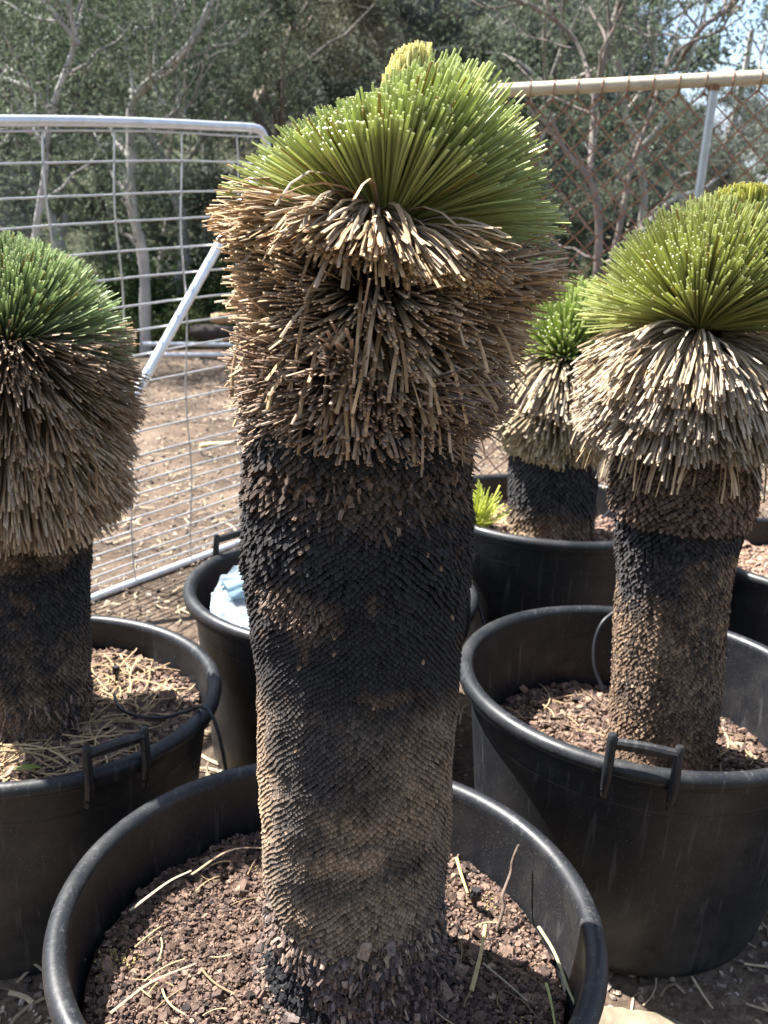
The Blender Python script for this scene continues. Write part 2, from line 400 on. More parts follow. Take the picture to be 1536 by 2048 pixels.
def straw(key, hz, R, n, lab, lens=(.04, .13), region=None, w=(.003, .0055), fert=0, seed=1, lift=.012):
    x0, y0, zr, zs = TUBS[key]; r = np.random.default_rng(seed); m = Mesh()
    q = r.uniform(0, 1, n)**.5*R*.86; a = r.uniform(0, 6.283, n); x = x0+q*np.cos(a); y = y0+q*np.sin(a)
    if region is not None:
        k = region(x-x0, y-y0, r); x, y = x[k], y[k]
    n = len(x); L = r.uniform(*lens, n); ang = r.uniform(0, 6.28, n)
    D = np.stack([np.cos(ang), np.sin(ang), r.normal(0, .06, n)], -1); S = np.stack([-np.sin(ang), np.cos(ang), 0*ang], -1)
    t = np.linspace(-.5, .5, 6); P0 = np.stack([x, y, hz(x, y)+lift+r.uniform(0, .012, n)], -1)
    path = P0[:, None]+D[:, None]*(L[:, None]*t)[..., None]+S[:, None]*(((.25-t*t))[None]*L[:, None]*r.uniform(-.7, .7, (n, 1)))[..., None]
    d = np.hypot(path[..., 0]-x0, path[..., 1]-y0); f = np.minimum(1, (R-.006)/np.maximum(d, 1e-6))
    path[..., 0] = x0+(path[..., 0]-x0)*f; path[..., 1] = y0+(path[..., 1]-y0)*f
    c = np.array([.46, .33, .19])*r.uniform(.5, 1.15, (n, 1))
    blades(m, path, r.uniform(*w, n), c, c*1.1, thick=.55)
    if fert:
        cl = r.integers(0, 9, fert); ca = r.uniform(0, 6.28, 9); cq = r.uniform(.25, .4, 9)
        x = x0+cq[cl]*np.cos(ca[cl])+r.normal(0, .02, fert); y = y0+cq[cl]*np.sin(ca[cl])+r.normal(0, .02, fert)
        P = np.stack([x, y, hz(x, y)+.012], -1)
        chips(m, P, np.full(fert, .0021), np.array([.42, .33, .15])*r.uniform(.6, 1.3, (fert, 1)), flat=.8, r=r)
    tag(m.build('leaf_litter', M_DRY, None, (x0, y0, zs)), lab, 'leaf litter', kind='stuff')

hzm, Rm = mulch('main', 32000, .0044, 'red-brown bark mulch in the big front tub', tone=.86)
hzr, Rr = mulch('right', 8000, .0075, 'red-brown bark mulch in the right tub below the bracket handle')
hzl, Rl = mulch('left', 8000, .0075, 'red-brown bark mulch in the left tub beside the black hose', tone=1.1)
hzk, Rk = mulch('back', 2500, .011, 'bark mulch beneath the clear plastic film in the back tub')
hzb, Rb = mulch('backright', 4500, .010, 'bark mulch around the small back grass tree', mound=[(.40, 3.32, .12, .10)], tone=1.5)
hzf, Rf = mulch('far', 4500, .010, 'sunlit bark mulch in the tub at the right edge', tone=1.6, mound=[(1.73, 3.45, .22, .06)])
straw('main', hzm, Rm, 60, 'few straw-coloured cut leaves on the mulch of the big front tub', fert=260, seed=3, w=(.0022, .004), lens=(.02, .09))
straw('right', hzr, Rr, 85, 'straw-coloured cut leaves on the mulch of the right tub', seed=5, lens=(.06, .2))
straw('left', hzl, Rl, 430, 'thick scatter of straw-coloured cut leaves on the left tub mulch', seed=7, lens=(.05, .2), w=(.0035, .006))
straw('backright', hzb, Rb, 260, 'straw heap beside the green tuft in the back right tub', seed=9, w=(.006, .009), lift=.02, region=lambda x, y, r: (x < -.02))
straw('far', hzf, Rf, 60, 'dry cut leaves on the mulch of the tub at the right edge', seed=10)

# ------------------------------------------------------------------ grass trees
def interp_tab(tab, z):
    T = np.array(sorted(tab)); return np.interp(z, T[:, 0], T[:, 1]), np.interp(z, T[:, 0], T[:, 2])

def grow(P0, D, droop, envf, jit, ds=.012, nmax=42, zmin=None, ztilt=0.0, wob=0.0, r=RNG, Lmax=None):
    """march curved leaves until they meet the clipped outline; returns (n,6,3)"""
    n = len(P0); P = np.zeros((n, nmax, 3)); P[:, 0] = P0; d = nrm(D).copy()
    side = nrm(r.normal(size=(n, 3)))*wob
    inside = np.ones((n, nmax), bool)
    for k in range(1, nmax):
        s = k/nmax
        d = nrm(d + np.stack([0*droop, 0*droop, -droop*ds*4], -1)+side*ds*4)
        P[:, k] = P[:, k-1]+d*ds
        inside[:, k] = inside[:, k-1] & envf(P[:, k], jit)
        if zmin is not None: inside[:, k] &= P[:, k, 2] > zmin - ztilt*np.clip(D[:, 0]/np.maximum(np.hypot(D[:, 0], D[:, 1]), 1e-6), -.3, 1) + (jit-1)*.25
    last = inside.sum(1)-1.0 + r.uniform(-.5, .5, n)
    if Lmax is not None: last = np.minimum(last, Lmax/ds)
    last = np.clip(last, 2, nmax-1.001)
    K = 6; out = np.zeros((n, K, 3)); ar = np.arange(n)
    for i, t in enumerate(np.linspace(0, 1, K)):
        u = last*t; i0 = u.astype(int); f = (u-i0)[:, None]
        out[:, i] = P[ar, i0]*(1-f)+P[ar, np.minimum(i0+1, nmax-1)]*f
    return out

def green_crown(C, L_tab, R_tab, n, w, bound, tone, seed, base_r=.05, openf=26, epow=.85, droop=.12):
    r = np.random.default_rng(seed); m = Mesh(); C = np.array(C)
    az = r.uniform(0, 2*np.pi, n); lo = np.radians(bound(np.cos(az)))
    front = np.clip(-np.sin(az), 0, 1); lo = lo+np.radians(openf)*front**1.5; el = lo+(np.pi/2-lo)*r.uniform(0, 1, n)**epow
    D = np.stack([np.cos(el)*np.cos(az), np.cos(el)*np.sin(az), np.sin(el)], -1)
    P0 = C+D*np.array([base_r, base_r, base_r*.5])*r.uniform(.3, 1, (n, 1))
    LT, RT = np.array(L_tab).T, np.array(R_tab).T
    def env(P, jit):
        q = P-C; rho = np.linalg.norm(q, axis=1); e = np.degrees(np.arcsin(np.clip(q[:, 2]/np.maximum(rho, 1e-6), -1, 1)))
        l = np.interp(e, LT[0], LT[1]); rr = np.interp(e, RT[0], RT[1]); h = np.maximum(np.hypot(q[:, 0], q[:, 1]), 1e-6); c = np.sign(q[:, 0])*np.abs(q[:, 0]/h)**.6
        return rho < jit*((l+rr)/2+(rr-l)/2*c)*(1-.13*np.clip(-q[:, 1]/h, 0, 1)*np.clip(h/rho, 0, 1))
    jit = 1+np.clip(r.normal(0, .034, n), -.16, .055)
    path = grow(P0, D+r.normal(0, .035, (n, 3)), droop*(1-np.abs(np.sin(el))), env, jit, wob=.10, r=r)
    t = np.linspace(0, 1, 6)[None, :, None]
    hue = r.uniform(0, 1, (n, 1, 1)); base = np.array(tone[0]); tip = np.array(tone[1])
    c = (base*(1-t)+tip*t)*(.75+.5*hue)
    yl = (r.uniform(0, 1, n) < .05)[:, None, None]; c = np.where(yl, np.array([.30, .24, .07])*np.ones_like(c), c)
    blades(m, path, w*r.uniform(.8, 1.2, n), c, np.tile([.46, .44, .27], (n, 1))*r.uniform(.6, 1.15, (n, 1)), thick=.65)
    return m

def skirt(axis, tab, tiers, seed, zkey=None):
    """tiers: dict(z=(lo,hi), el=(lo,hi), n, droop, zmin, w, tone, tilt)"""
    r = np.random.default_rng(seed); m = Mesh(); ax = np.array(axis, float)
    zlo, zhi = min(T['z'][0] for T in tiers)-.06, max(T['z'][1] for T in tiers)-.035
    tube(m, [(ax[0], ax[1], z) for z in np.linspace(zlo, zhi, 6)], .088, (.02, .014, .01), 16)
    for T in tiers:
        n = T['n']; az = r.uniform(0, 2*np.pi, n); u = r.uniform(0, 1, n)
        z = T['z'][0]+(T['z'][1]-T['z'][0])*u
        if 'pair' in T:   # lower bases point lower
            el = T['el'][0]+(T['el'][1]-T['el'][0])*np.clip(u+r.normal(0, .16, n), 0, 1)
        else: el = r.uniform(*T['el'], n)
        el = el - T.get('tilt', 0)*np.cos(az) + 5*np.sin(az*3+T['z'][0]*9)*T.get('wavy', 1)
        z = z - T.get('tilt', 0)*.0018*np.cos(az) + .012*np.sin(az*2+T['z'][0]*20)
        if T.get('hollow'):
            f_ = np.clip(-np.sin(az), 0, 1)**4; z = z-f_*T['hollow']*np.clip((z-T['z'][0])/(T['z'][1]-T['z'][0]), 0, 1); el = el-f_*8
        el = np.radians(el); D = np.stack([np.cos(el)*np.cos(az), np.cos(el)*np.sin(az), np.sin(el)], -1)
        br = T.get('br', .09); fr = np.clip(-np.sin(az), 0, 1)*T.get('fk', 0)
        P0 = np.stack([ax[0]+br*np.cos(az), ax[1]+br*np.sin(az), z], -1)
        def env(P, jit):
            l, rr = interp_tab(tab, P[:, 2]); q = P[:, :2]-ax[:2]; rho = np.hypot(q[:, 0], q[:, 1]); c = q[:, 0]/np.maximum(rho, 1e-6)
            bulge = 1+.035*np.sin(np.arctan2(q[:, 1], q[:, 0])*5+P[:, 2]*23)+.025*np.sin(P[:, 2]*61+np.arctan2(q[:, 1], q[:, 0])*3)
            return rho < jit*bulge*((l+rr)/2+(rr-l)/2*c)*(1-fr)
        j = T.get('jit', .035); jit = 1+np.clip(r.normal(0, j, n), -3*j, 2*j)
        messy = T.get('messy', .07)
        clump = .16*np.stack([np.sin(az*7+z*40), np.cos(az*9-z*33), np.sin(az*11+z*51)], -1)*T.get('clump', 1)
        path = grow(P0, D+clump+r.normal(0, messy, (n, 3)), T['droop']*r.uniform(.5, 1.5, n), env, jit, zmin=T.get('zmin'), ztilt=T.get('zt', 0), wob=T.get('wob', .16), r=r, Lmax=T.get('Lmax'))
        t = np.linspace(0, 1, 6)[None, :, None]
        hue = r.uniform(0, 1, (n, 1, 1))**1.2; a, b = np.array(T['tone'][0]), np.array(T['tone'][1])
        c = (a*(1-t**.8)+b*t**.8)*(.62+.62*hue)
        grey = (r.uniform(0, 1, n) < .3)[:, None, None]; c = np.where(grey, c*.6+.4*c.mean(-1, keepdims=True)*np.array([1.06, .98, .90]), c)
        tipc = b*1.25*r.uniform(.6, 1.2, (n, 1))
        blades(m, path, T['w']*r.uniform(.72, 1.25, n), c, tipc, thick=.45)
    return m

def trunk_mesh(axis_fn, rad_fn, z0, z1, dz, wid, pr_fn, col_fn, seed, hk=1.14, core=(.012, .009, .008), slope=.5):
    """trunk covered in the cut ends of old leaf bases laid in spirals"""
    r = np.random.default_rng(seed); m = Mesh()
    zz = np.linspace(z0-.03, z1+.02, 60); t = np.linspace(0, 2*np.pi, 48, endpoint=False)
    ax = np.array([axis_fn(z) for z in zz]); R = np.array([rad_fn(z) for z in zz])-.006
    V = np.stack([ax[:, 0][:, None]+R[:, None]*np.cos(t), ax[:, 1][:, None]+R[:, None]*np.sin(t), zz[:, None]+0*t], -1)
    i = np.arange(59)[:, None]*48; j = np.arange(48)[None]; j2 = (j+1) % 48
    m.add(V.reshape(-1, 3), np.stack([i+j, i+j2, i+48+j2, i+48+j], -1).reshape(-1, 4), np.array(core), True)
    Th, Z = [], []
    z = z0; row = 0; off = 0
    N = int(round(2*np.pi*rad_fn((z0+z1)/2)/wid))
    while z < z1:
        a = (np.arange(N)+.5*(row % 2))/N*2*np.pi
        Th.append(a); Z.append(np.full(N, z)); z += dz; row += 1
    Th = np.concatenate(Th); Z = np.concatenate(Z); n = len(Z)
    # gentle distortion so that the rows wander
    Q = np.stack([np.cos(Th)*.17, np.sin(Th)*.17, Z], -1)
    Zw = Z + .011*vnoise(Q, seed+1, 3, 12) + .0022*vnoise(Q, seed+3, 3, 45); Th = Th + .03*vnoise(Q, seed+2, 3, 20) + r.normal(0, .002, n)
    Zw += r.normal(0, dz*.06, n)
    Rr = np.array([rad_fn(v) for v in Zw]) + .004*vnoise(Q, seed+5, 3, 16) + .0012*vnoise(Q, seed+6, 2, 60)
    A = np.array([axis_fn(v) for v in Zw])
    er = np.stack([np.cos(Th), np.sin(Th), 0*Th], -1); et = np.stack([-np.sin(Th), np.cos(Th), 0*Th], -1); ez = np.array([0, 0, 1.])
    pr = pr_fn(Th, Zw, r); col = col_fn(Th, Zw, Rr, r)
    keep = pr > -.5; er, et, pr, col, Rr, A, Zw, Th = er[keep], et[keep], pr[keep], col[keep], Rr[keep], A[keep], Zw[keep], Th[keep]; n = len(Zw)
    w = 2*np.pi*Rr/N*.5*r.uniform(.9, .99, n); h = dz*hk*r.uniform(.9, 1.04, n)
    shp = np.array([[-1, .05], [-.4, .8], [.4, .8], [1, .05], [.62, -.62], [.18, -1.05], [-.18, -1.05], [-.62, -.62]])
    shp = shp[None]*np.stack([w, h], -1)[:, None] + r.normal(0, .05, (n, 8, 2))*np.stack([w, h], -1)[:, None]
    base = A+0.0; base = np.stack([A[:, 0], A[:, 1], Zw], -1)
    tiltz = -.12*r.uniform(.6, 1.4, n)*pr
    sag = np.array([-.35, -1, -1, -.35, .15, .5, .5, .15])[None]*(h*slope*np.clip(pr/.006, .8, 1))[:, None]
    inn = base[:, None]+er[:, None]*(Rr-.008)[:, None, None]+et[:, None]*shp[..., :1]+ez*shp[..., 1:]
    ou = base[:, None]+er[:, None]*((Rr+pr)[:, None]+sag+r.normal(0, .0003, (n, 8)))[..., None]+et[:, None]*shp[..., :1]*.9+ez*(shp[..., 1:]*.9+tiltz[:, None, None])
    V = np.concatenate([inn, ou], 1)
    side = np.array([[k, (k+1) % 8, 8+(k+1) % 8, 8+k] for k in range(8)])[:, ::-1]; o = (np.arange(n)*16)[:, None, None]
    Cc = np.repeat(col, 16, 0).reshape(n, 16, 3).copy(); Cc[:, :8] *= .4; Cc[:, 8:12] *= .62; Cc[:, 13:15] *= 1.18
    Cc = Cc.reshape(-1, 3)
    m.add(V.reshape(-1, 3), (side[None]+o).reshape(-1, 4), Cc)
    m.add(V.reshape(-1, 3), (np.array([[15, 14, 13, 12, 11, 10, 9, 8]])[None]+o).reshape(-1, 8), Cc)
    return m

def flakes(m, axis_fn, rad_fn, z0, z1, n, col, seed, L=(.012, .035), w=(.004, .010), out_=.25, azr=(0, 6.2832)):
    """ragged fibrous flakes hanging off the trunk"""
    r = np.random.default_rng(seed); az = r.uniform(*azr, n); z = r.uniform(z0, z1, n)
    A = np.array([axis_fn(v) for v in z]); R = np.array([rad_fn(v) for v in z])
    er = np.stack([np.cos(az), np.sin(az), 0*az], -1); P0 = np.stack([A[:, 0], A[:, 1], z], -1)+er*(R-.004+r.uniform(0, .006, n))[:, None]
    D = nrm(er*r.uniform(out_*.3, out_*2.2, (n, 1))+np.array([0, 0, -1.])+r.normal(0, .3, (n, 3)))
    t = np.linspace(0, 1, 3); path = P0[:, None]+D[:, None]*(r.uniform(*L, n)[:, None]*t)[..., None]
    c = np.asarray(col)[r.integers(0, len(col), n)]*r.uniform(.6, 1.3, (n, 1))
    blades(m, path, r.uniform(*w, n), c, c*.8, thick=.5, taper=.55, spin=r.uniform(-.3, .3, n))

BLACK, TAN, GREY, BROWN = np.array([.020, .019, .0195]), np.array([.27, .185, .12]), np.array([.125, .10, .08]), np.array([.085, .055, .038])
def blend(c, target, f): return c*(1-f[:, None])+np.asarray(target)*f[:, None]
def blob(px, pz, x, z, rx, rz, k=1.0): return np.clip(1.5*k*np.exp(-(((px-x)/rx)**2+((pz-z)/rz)**2))-.15, 0, 1)
def ss(a, b, x): t = np.clip((x-a)/(b-a), 0, 1); return t*t*(3-2*t)

def root_of(loc, label):
    return tag(empty('grass_tree', loc), label, 'grass tree', 'grass trees growing in the black tubs')
def put(m, name, material, root):
    return m.build(name, material, root, tuple(root.location))

# ---- the tallest tree
AX = (-.035, 1.4025)
mroot = root_of((-.02, 1.4025, .5), 'tallest grass tree with thick charred scaly trunk in the front tub')
def max_axis(z): return (np.interp(z, [.45, .7, 1.0, 1.5, 1.85], [.0, -.016, -.026, -.042, -.03]), 1.4025)
def max_rad(z): return np.interp(z, [.44, .50, .56, .60, .625, .67, .72, .96, 1.16, 1.34, 1.45, 1.50, 1.56, 1.62, 1.8], [.168, .162, .157, .150, .158, .152, .161, .165, .168, .172, .170, .166, .155, .13, .10])
def main_pr(th, z, r):
    n = len(z); up_ = ss(1.12, 1.34, z+.02*np.sin(th*3)); left = np.clip(-np.cos(th), 0, 1)
    Q = np.stack([np.cos(th)*.17, np.sin(th)*.17, z], -1)
    p = .0040+.0050*up_*(1+.6*vnoise(Q, 91, 3, 30))+.008*up_*left**1.5
    p = p*(1+r.uniform(-.10, .10, n)+up_*r.uniform(-.28, .28, n))
    p = np.where(z < .665+.025*np.sin(th*2+1)+.02*vnoise(Q, 92, 3, 25), -1, p)      # fibrous foot has no scales
    u = np.cos(th); hole = (blob(u, z, -.42, 1.285, .20, .03) > .6) | (blob(u, z, .2, 1.475, 1.4, .03) > .55)
    return np.where(hole & (r.uniform(0, 1, n) < .75), .0015, p)
def main_col(th, z, R, r):
    n = len(z); u = np.cos(th); front = ss(.35, -.15, np.sin(th))
    Q = np.stack([np.cos(th)*.17, np.sin(th)*.17, z], -1)
    n1 = vnoise(Q, 40, 4, 14); n2 = vnoise(Q, 41, 4, 40)
    zz = z + .012*n1
    def blob(px_, pz_, x, z_, rx, rz, k=1.0):
        f = globals()['blob'](px_, pz_, x, z_, rx, rz, k); return .8*ss(.05, 1.0, f+.22*n2*(f > .02)+.10*r.normal(0, 1, n)*(f > .05))
    char = ss(1.06, 1.16, zz+.03*u*0+.02*n2)
    c = blend(np.tile(GREY, (n, 1)), TAN*.8, np.clip(.45+.75*n1, 0, 1))
    c = blend(c, TAN*.95, blob(u, zz, .75, 1.02, .4, .13)*.85)        # right flank
    c = blend(c, TAN, blob(u, zz, -1.0, .97, .22, .22))
    c = blend(c, TAN*1.15, blob(u, zz, .15, .86, .75, .022)*.95)       # pale band
    c = blend(c, TAN*.95, blob(u, zz, .1, .93, .55, .03)*.7)
    c = blend(c, TAN*1.0, blob(u, zz, .2, .745, .6, .06)*.8)
    c = blend(c, BLACK*1.6, blob(u, zz, -.45, 1.03, .42, .09)*.9)
    c = blend(c, BLACK*1.5, blob(u, zz, -.05, 1.0, .45, .05)*.75)
    c = blend(c, BLACK*1.7, blob(u, zz, -.5, .90, .3, .06)*.75)
    c = blend(c, BLACK*1.7, blob(u, zz, .55, .85, .3, .035)*.9)
    c = blend(c, BLACK*2.0, blob(u, zz, -.35, .80, .5, .035)*.8)
    c = blend(c, BLACK*1.6, ss(.88, 1.12, zz+.05*n2)*.45)
    c = blend(c, BLACK, char*.97)
    c = blend(c, BROWN*1.6, blob(u, zz, -.42, 1.285, .3, .04)*.9)
    c = blend(c, BROWN*1.5, blob(u, zz, .0, 1.47, 1.4, .05)*(.55+.45*n2))
    c = blend(c, BROWN, ss(.45, .8, n2)*.55*(z > 1.1))
    c = blend(c, BROWN*1.3, blob(u, zz, .35, 1.155, .3, .015)*.7)
    sp_ = r.uniform(0, 1, n); c = np.where((sp_ < .004)[:, None], TAN*.8, c); c = np.where((sp_ > .90)[:, None], c*.45+.5*BLACK, c)
    return c*r.uniform(.72, 1.28, (n, 1))
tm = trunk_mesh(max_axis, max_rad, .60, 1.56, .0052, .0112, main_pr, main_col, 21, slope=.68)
FIB = [[.22, .15, .115], [.15, .105, .085], [.10, .072, .062], [.055, .045, .042], [.28, .20, .145], [.18, .14, .125]]
def foot(z, k=0): return max_rad(z)
def crumbs(m, axis_fn, rad_fn, z0, z1, n, size, pal, seed):
    r = np.random.default_rng(seed); az = r.uniform(0, 6.283, n); z = r.uniform(z0, z1, n); A = np.array([axis_fn(v) for v in z]); R = np.array([rad_fn(v) for v in z])+r.uniform(-.004, .005, n)
    P = np.stack([A[:, 0]+R*np.cos(az), A[:, 1]+R*np.sin(az), z], -1)
    chips(m, P, size*r.lognormal(0, .45, n), np.asarray(pal)[r.integers(0, len(pal), n)]*r.uniform(.6, 1.3, (n, 1)), flat=.6, tilt=2.5, r=r)
crumbs(tm, max_axis, max_rad, .495, .69, 4200, .0050, FIB, 131)
crumbs(tm, max_axis, lambda z: max_rad(.5)+.012, .495, .525, 1300, .0055, FIB, 133)
crumbs(tm, max_axis, lambda z: max_rad(.5)+.026, .495, .512, 900, .0050, FIB, 134)
crumbs(tm, max_axis, max_rad, 1.43, 1.53, 1500, .0046, [[.12, .08, .058], [.06, .045, .038], [.20, .14, .10], [.03, .026, .025]], 132)
flakes(tm, max_axis, foot, .50, .70, 6500, FIB, 31, L=(.005, .014), w=(.004, .013), out_=.12)
for zz_, nn in ((.655, 900), (.615, 700), (.575, 700), (.54, 600)):
    flakes(tm, max_axis, lambda z: max_rad(z)+.004, zz_-.012, zz_+.012, nn, FIB, int(zz_*1000), L=(.008, .022), w=(.004, .012), out_=.30)
flakes(tm, max_axis, lambda z: max_rad(z)+.006, .545, .60, 420, [[.02, .02, .021], [.012, .012, .014]], 34, L=(.008, .022), w=(.008, .02), out_=.35, azr=(3.4, 4.2))
flakes(tm, max_axis, lambda z: max_rad(z)+.006, .50, .55, 260, [[.025, .025, .026], [.012, .012, .014]], 134, L=(.008, .022), w=(.008, .02), out_=.35, azr=(3.5, 4.5))
flakes(tm, max_axis, max_rad, 1.42, 1.52, 700, [[.10, .065, .045], [.05, .035, .03], [.16, .11, .08], [.03, .025, .024]], 33, L=(.01, .03), w=(.004, .011), out_=.5)
flakes(tm, max_axis, lambda z: max_rad(z)+.004, 1.265, 1.31, 260, [[.17, .12, .09], [.10, .075, .06]], 36, L=(.006, .018), w=(.003, .007), out_=.6, azr=(3.7, 4.45))
put(tm, 'trunk', M_BARK, mroot)
mtab = [(1.44, .15, .12), (1.50, .185, .160), (1.56, .203, .202), (1.60, .210, .225), (1.64, .214, .232), (1.72, .220, .250), (1.78, .228, .285), (1.83, .232, .29), (1.88, .236, .27), (1.95, .22, .2), (2.0, .15, .15)]
BR1, BR2, BR3 = ([.17, .10, .05], [.50, .35, .20]), ([.04, .025, .017], [.56, .41, .26]), ([.045, .031, .025], [.37, .26, .185])
mt = skirt(AX, mtab, [
    dict(z=(1.80, 1.84), el=(-8, 9), n=3300, zt=.045, droop=.8, zmin=1.79, w=.0057, tone=BR1, tilt=8, br=.05, jit=.03, fk=.10),
    dict(z=(1.83, 1.855), el=(-2, 14), n=620, droop=2.6, zmin=1.79, w=.0062, tone=([.2, .12, .06], [.54, .40, .25]), tilt=8, br=.05, jit=.10, Lmax=.2, messy=.2, wob=.4),
    dict(z=(1.665, 1.79), el=(-16, 12), n=2600, droop=.14, zmin=1.635, w=.0054, tone=BR2, br=.09, pair=1, tilt=4, fk=.16, hollow=.03),
    dict(z=(1.62, 1.72), el=(-45, 0), n=260, droop=1.3, zmin=1.575, w=.0066, tone=BR1, br=.11, jit=.08, messy=.2, wob=.4),
    dict(z=(1.535, 1.635), el=(-22, 12), n=2900, droop=.28, zmin=1.50, w=.0052, tone=BR3, br=.11, pair=1, tilt=3, messy=.13),
    dict(z=(1.53, 1.62), el=(-60, 10), n=260, droop=2.4, zmin=1.475, w=.0050, tone=BR3, br=.13, jit=.12, messy=.3, Lmax=.12, wob=.5),
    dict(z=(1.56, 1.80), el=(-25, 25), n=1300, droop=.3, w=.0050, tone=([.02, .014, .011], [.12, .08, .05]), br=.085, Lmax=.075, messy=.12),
    dict(z=(1.58, 1.78), el=(-30, 10), n=150, droop=3.2, w=.0058, tone=BR1, br=.12, jit=.05, messy=.35, Lmax=.2, wob=.6),
], 51)
put(mt, 'dead_leaf_skirt', M_DRY, mroot)
CL = [(-30, .24), (6, .262), (26, .214), (52, .186), (75, .172), (90, .18)]
CR = [(-30, .26), (0, .272), (15, .245), (35, .250), (53, .262), (68, .250), (80, .210), (90, .185)]
GT = ([.50, .49, .15], [.48, .54, .24])
gm = green_crown((-.022, 1.4025, 1.838), CL, CR, 3200, .0044, lambda c: 3-7*c, GT, 61, base_r=.055, openf=34)
put(gm, 'green_crown', M_GREEN, mroot)
# pale unopened heart leaves
def heart(C, rad, z0, z1, slope, n, seed, w=.0048, tone=([.62, .60, .22], [.80, .76, .40])):
    r = np.random.default_rng(seed); m = Mesh(); q = r.uniform(0, 1, n)**.5*rad; a = r.uniform(0, 6.283, n)
    x, y = q*np.cos(a), q*np.sin(a); top = z1+slope*x-.03*(q/rad)**3*np.where(x > 0, .4, 1)+r.normal(0, .003, n)
    t = np.linspace(0, 1, 4)[None, :, None]
    P = np.stack([C[0]+x*.6, C[1]+y*.6, z0+0*x], -1); E = np.stack([C[0]+x, C[1]+y, top], -1)
    c = np.array(tone[0])*(1-t)+np.array(tone[1])*t; c = c*r.uniform(.8, 1.15, (n, 1, 1))
    blades(m, P[:, None]*(1-t)+E[:, None]*t, w*r.uniform(.8, 1.1, n), c, np.tile([.78, .70, .36], (n, 1))*r.uniform(.7, 1.1, (n, 1)), thick=.8)
    return m
put(heart((-.002, 1.40), .034, 1.86, 2.076, .35, 420, 63, w=.0042), 'heart_leaves', M_GREEN, mroot)

# ---- left tree
lroot = root_of((-.95, 2.2415, .5), 'left grass tree with blue-green cropped crown over a long brown skirt')
def l_axis(z): return (np.interp(z, [.4, .6, 1.0, 1.5], [-.955, -.945, -.94, -.94]), 2.2415)
def l_rad(z): return np.interp(z, [.4, .47, .55, .62, .8, 1.0, 1.2, 1.6], [.175, .165, .160, .158, .162, .165, .15, .1])
def l_pr(th, z, r): return (.003+.004*ss(.85, 1.0, z))*r.uniform(.3, 1.7, len(z))
def l_col(th, z, R, r):
    n = len(z); Q = np.stack([np.cos(th)*.17, np.sin(th)*.17, z], -1); n1 = vnoise(Q, 70, 4, 16); n2 = vnoise(Q, 71, 4, 40)
    c = blend(np.tile(BLACK*1.5, (n, 1)), TAN*.75, np.clip(ss(.85, .62, z+.06*n1)*(.6+.6*n2), 0, 1))
    c = blend(c, TAN*.8, blob(np.cos(th), z, .1, 1.02, 1.2, .03)*(.6+.5*n2))
    c = blend(c, BROWN*1.4, ss(.3, .7, n2)*.6)
    return c*r.uniform(.5, 1.5, (n, 1))
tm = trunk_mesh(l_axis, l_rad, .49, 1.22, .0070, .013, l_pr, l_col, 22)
flakes(tm, l_axis, l_rad, .50, .62, 1200, FIB, 37, L=(.01, .03), w=(.004, .01))
put(tm, 'trunk', M_BARK, lroot)
ltab = [(.96, .2, .21), (1.02, .26, .25), (1.09, .30, .275), (1.20, .32, .295), (1.31, .33, .308), (1.43, .33, .313), (1.51, .32, .307), (1.58, .30, .295), (1.7, .2, .2)]
LB = ([.05, .032, .021], [.40, .28, .175]); LB2 = ([.06, .04, .026], [.50, .37, .24])
m_ = skirt((-.94, 2.2415), ltab, [
    dict(z=(1.40, 1.55), el=(-36, 2), n=3900, droop=.08, jit=.02, zmin=1.315, w=.0056, tone=LB, pair=1, br=.09, messy=.06, clump=.6),
    dict(z=(1.22, 1.42), el=(-62, -26), n=4000, droop=.10, jit=.02, zmin=1.10, w=.0058, tone=LB2, pair=1, br=.11, messy=.07, clump=.6),
    dict(z=(1.18, 1.30), el=(-78, -50), n=2200, droop=.2, zmin=1.06, w=.0053, tone=LB2, br=.13, messy=.10),
    dict(z=(1.3, 1.5), el=(-30, 5), n=160, droop=2.4, w=.0052, tone=LB, br=.2, messy=.4, Lmax=.25),
], 52)
put(m_, 'dead_leaf_skirt', M_DRY, lroot)
E_ = [(-30, .29), (0, .302), (27, .292), (51, .285), (75, .278), (90, .272)]
gm = green_crown((-.945, 2.2415, 1.505), E_, E_, 3500, .0047, lambda c: 0-3*c, ([.22, .30, .19], [.42, .50, .27]), 62, base_r=.05)
put(gm, 'green_crown', M_GREEN, lroot)

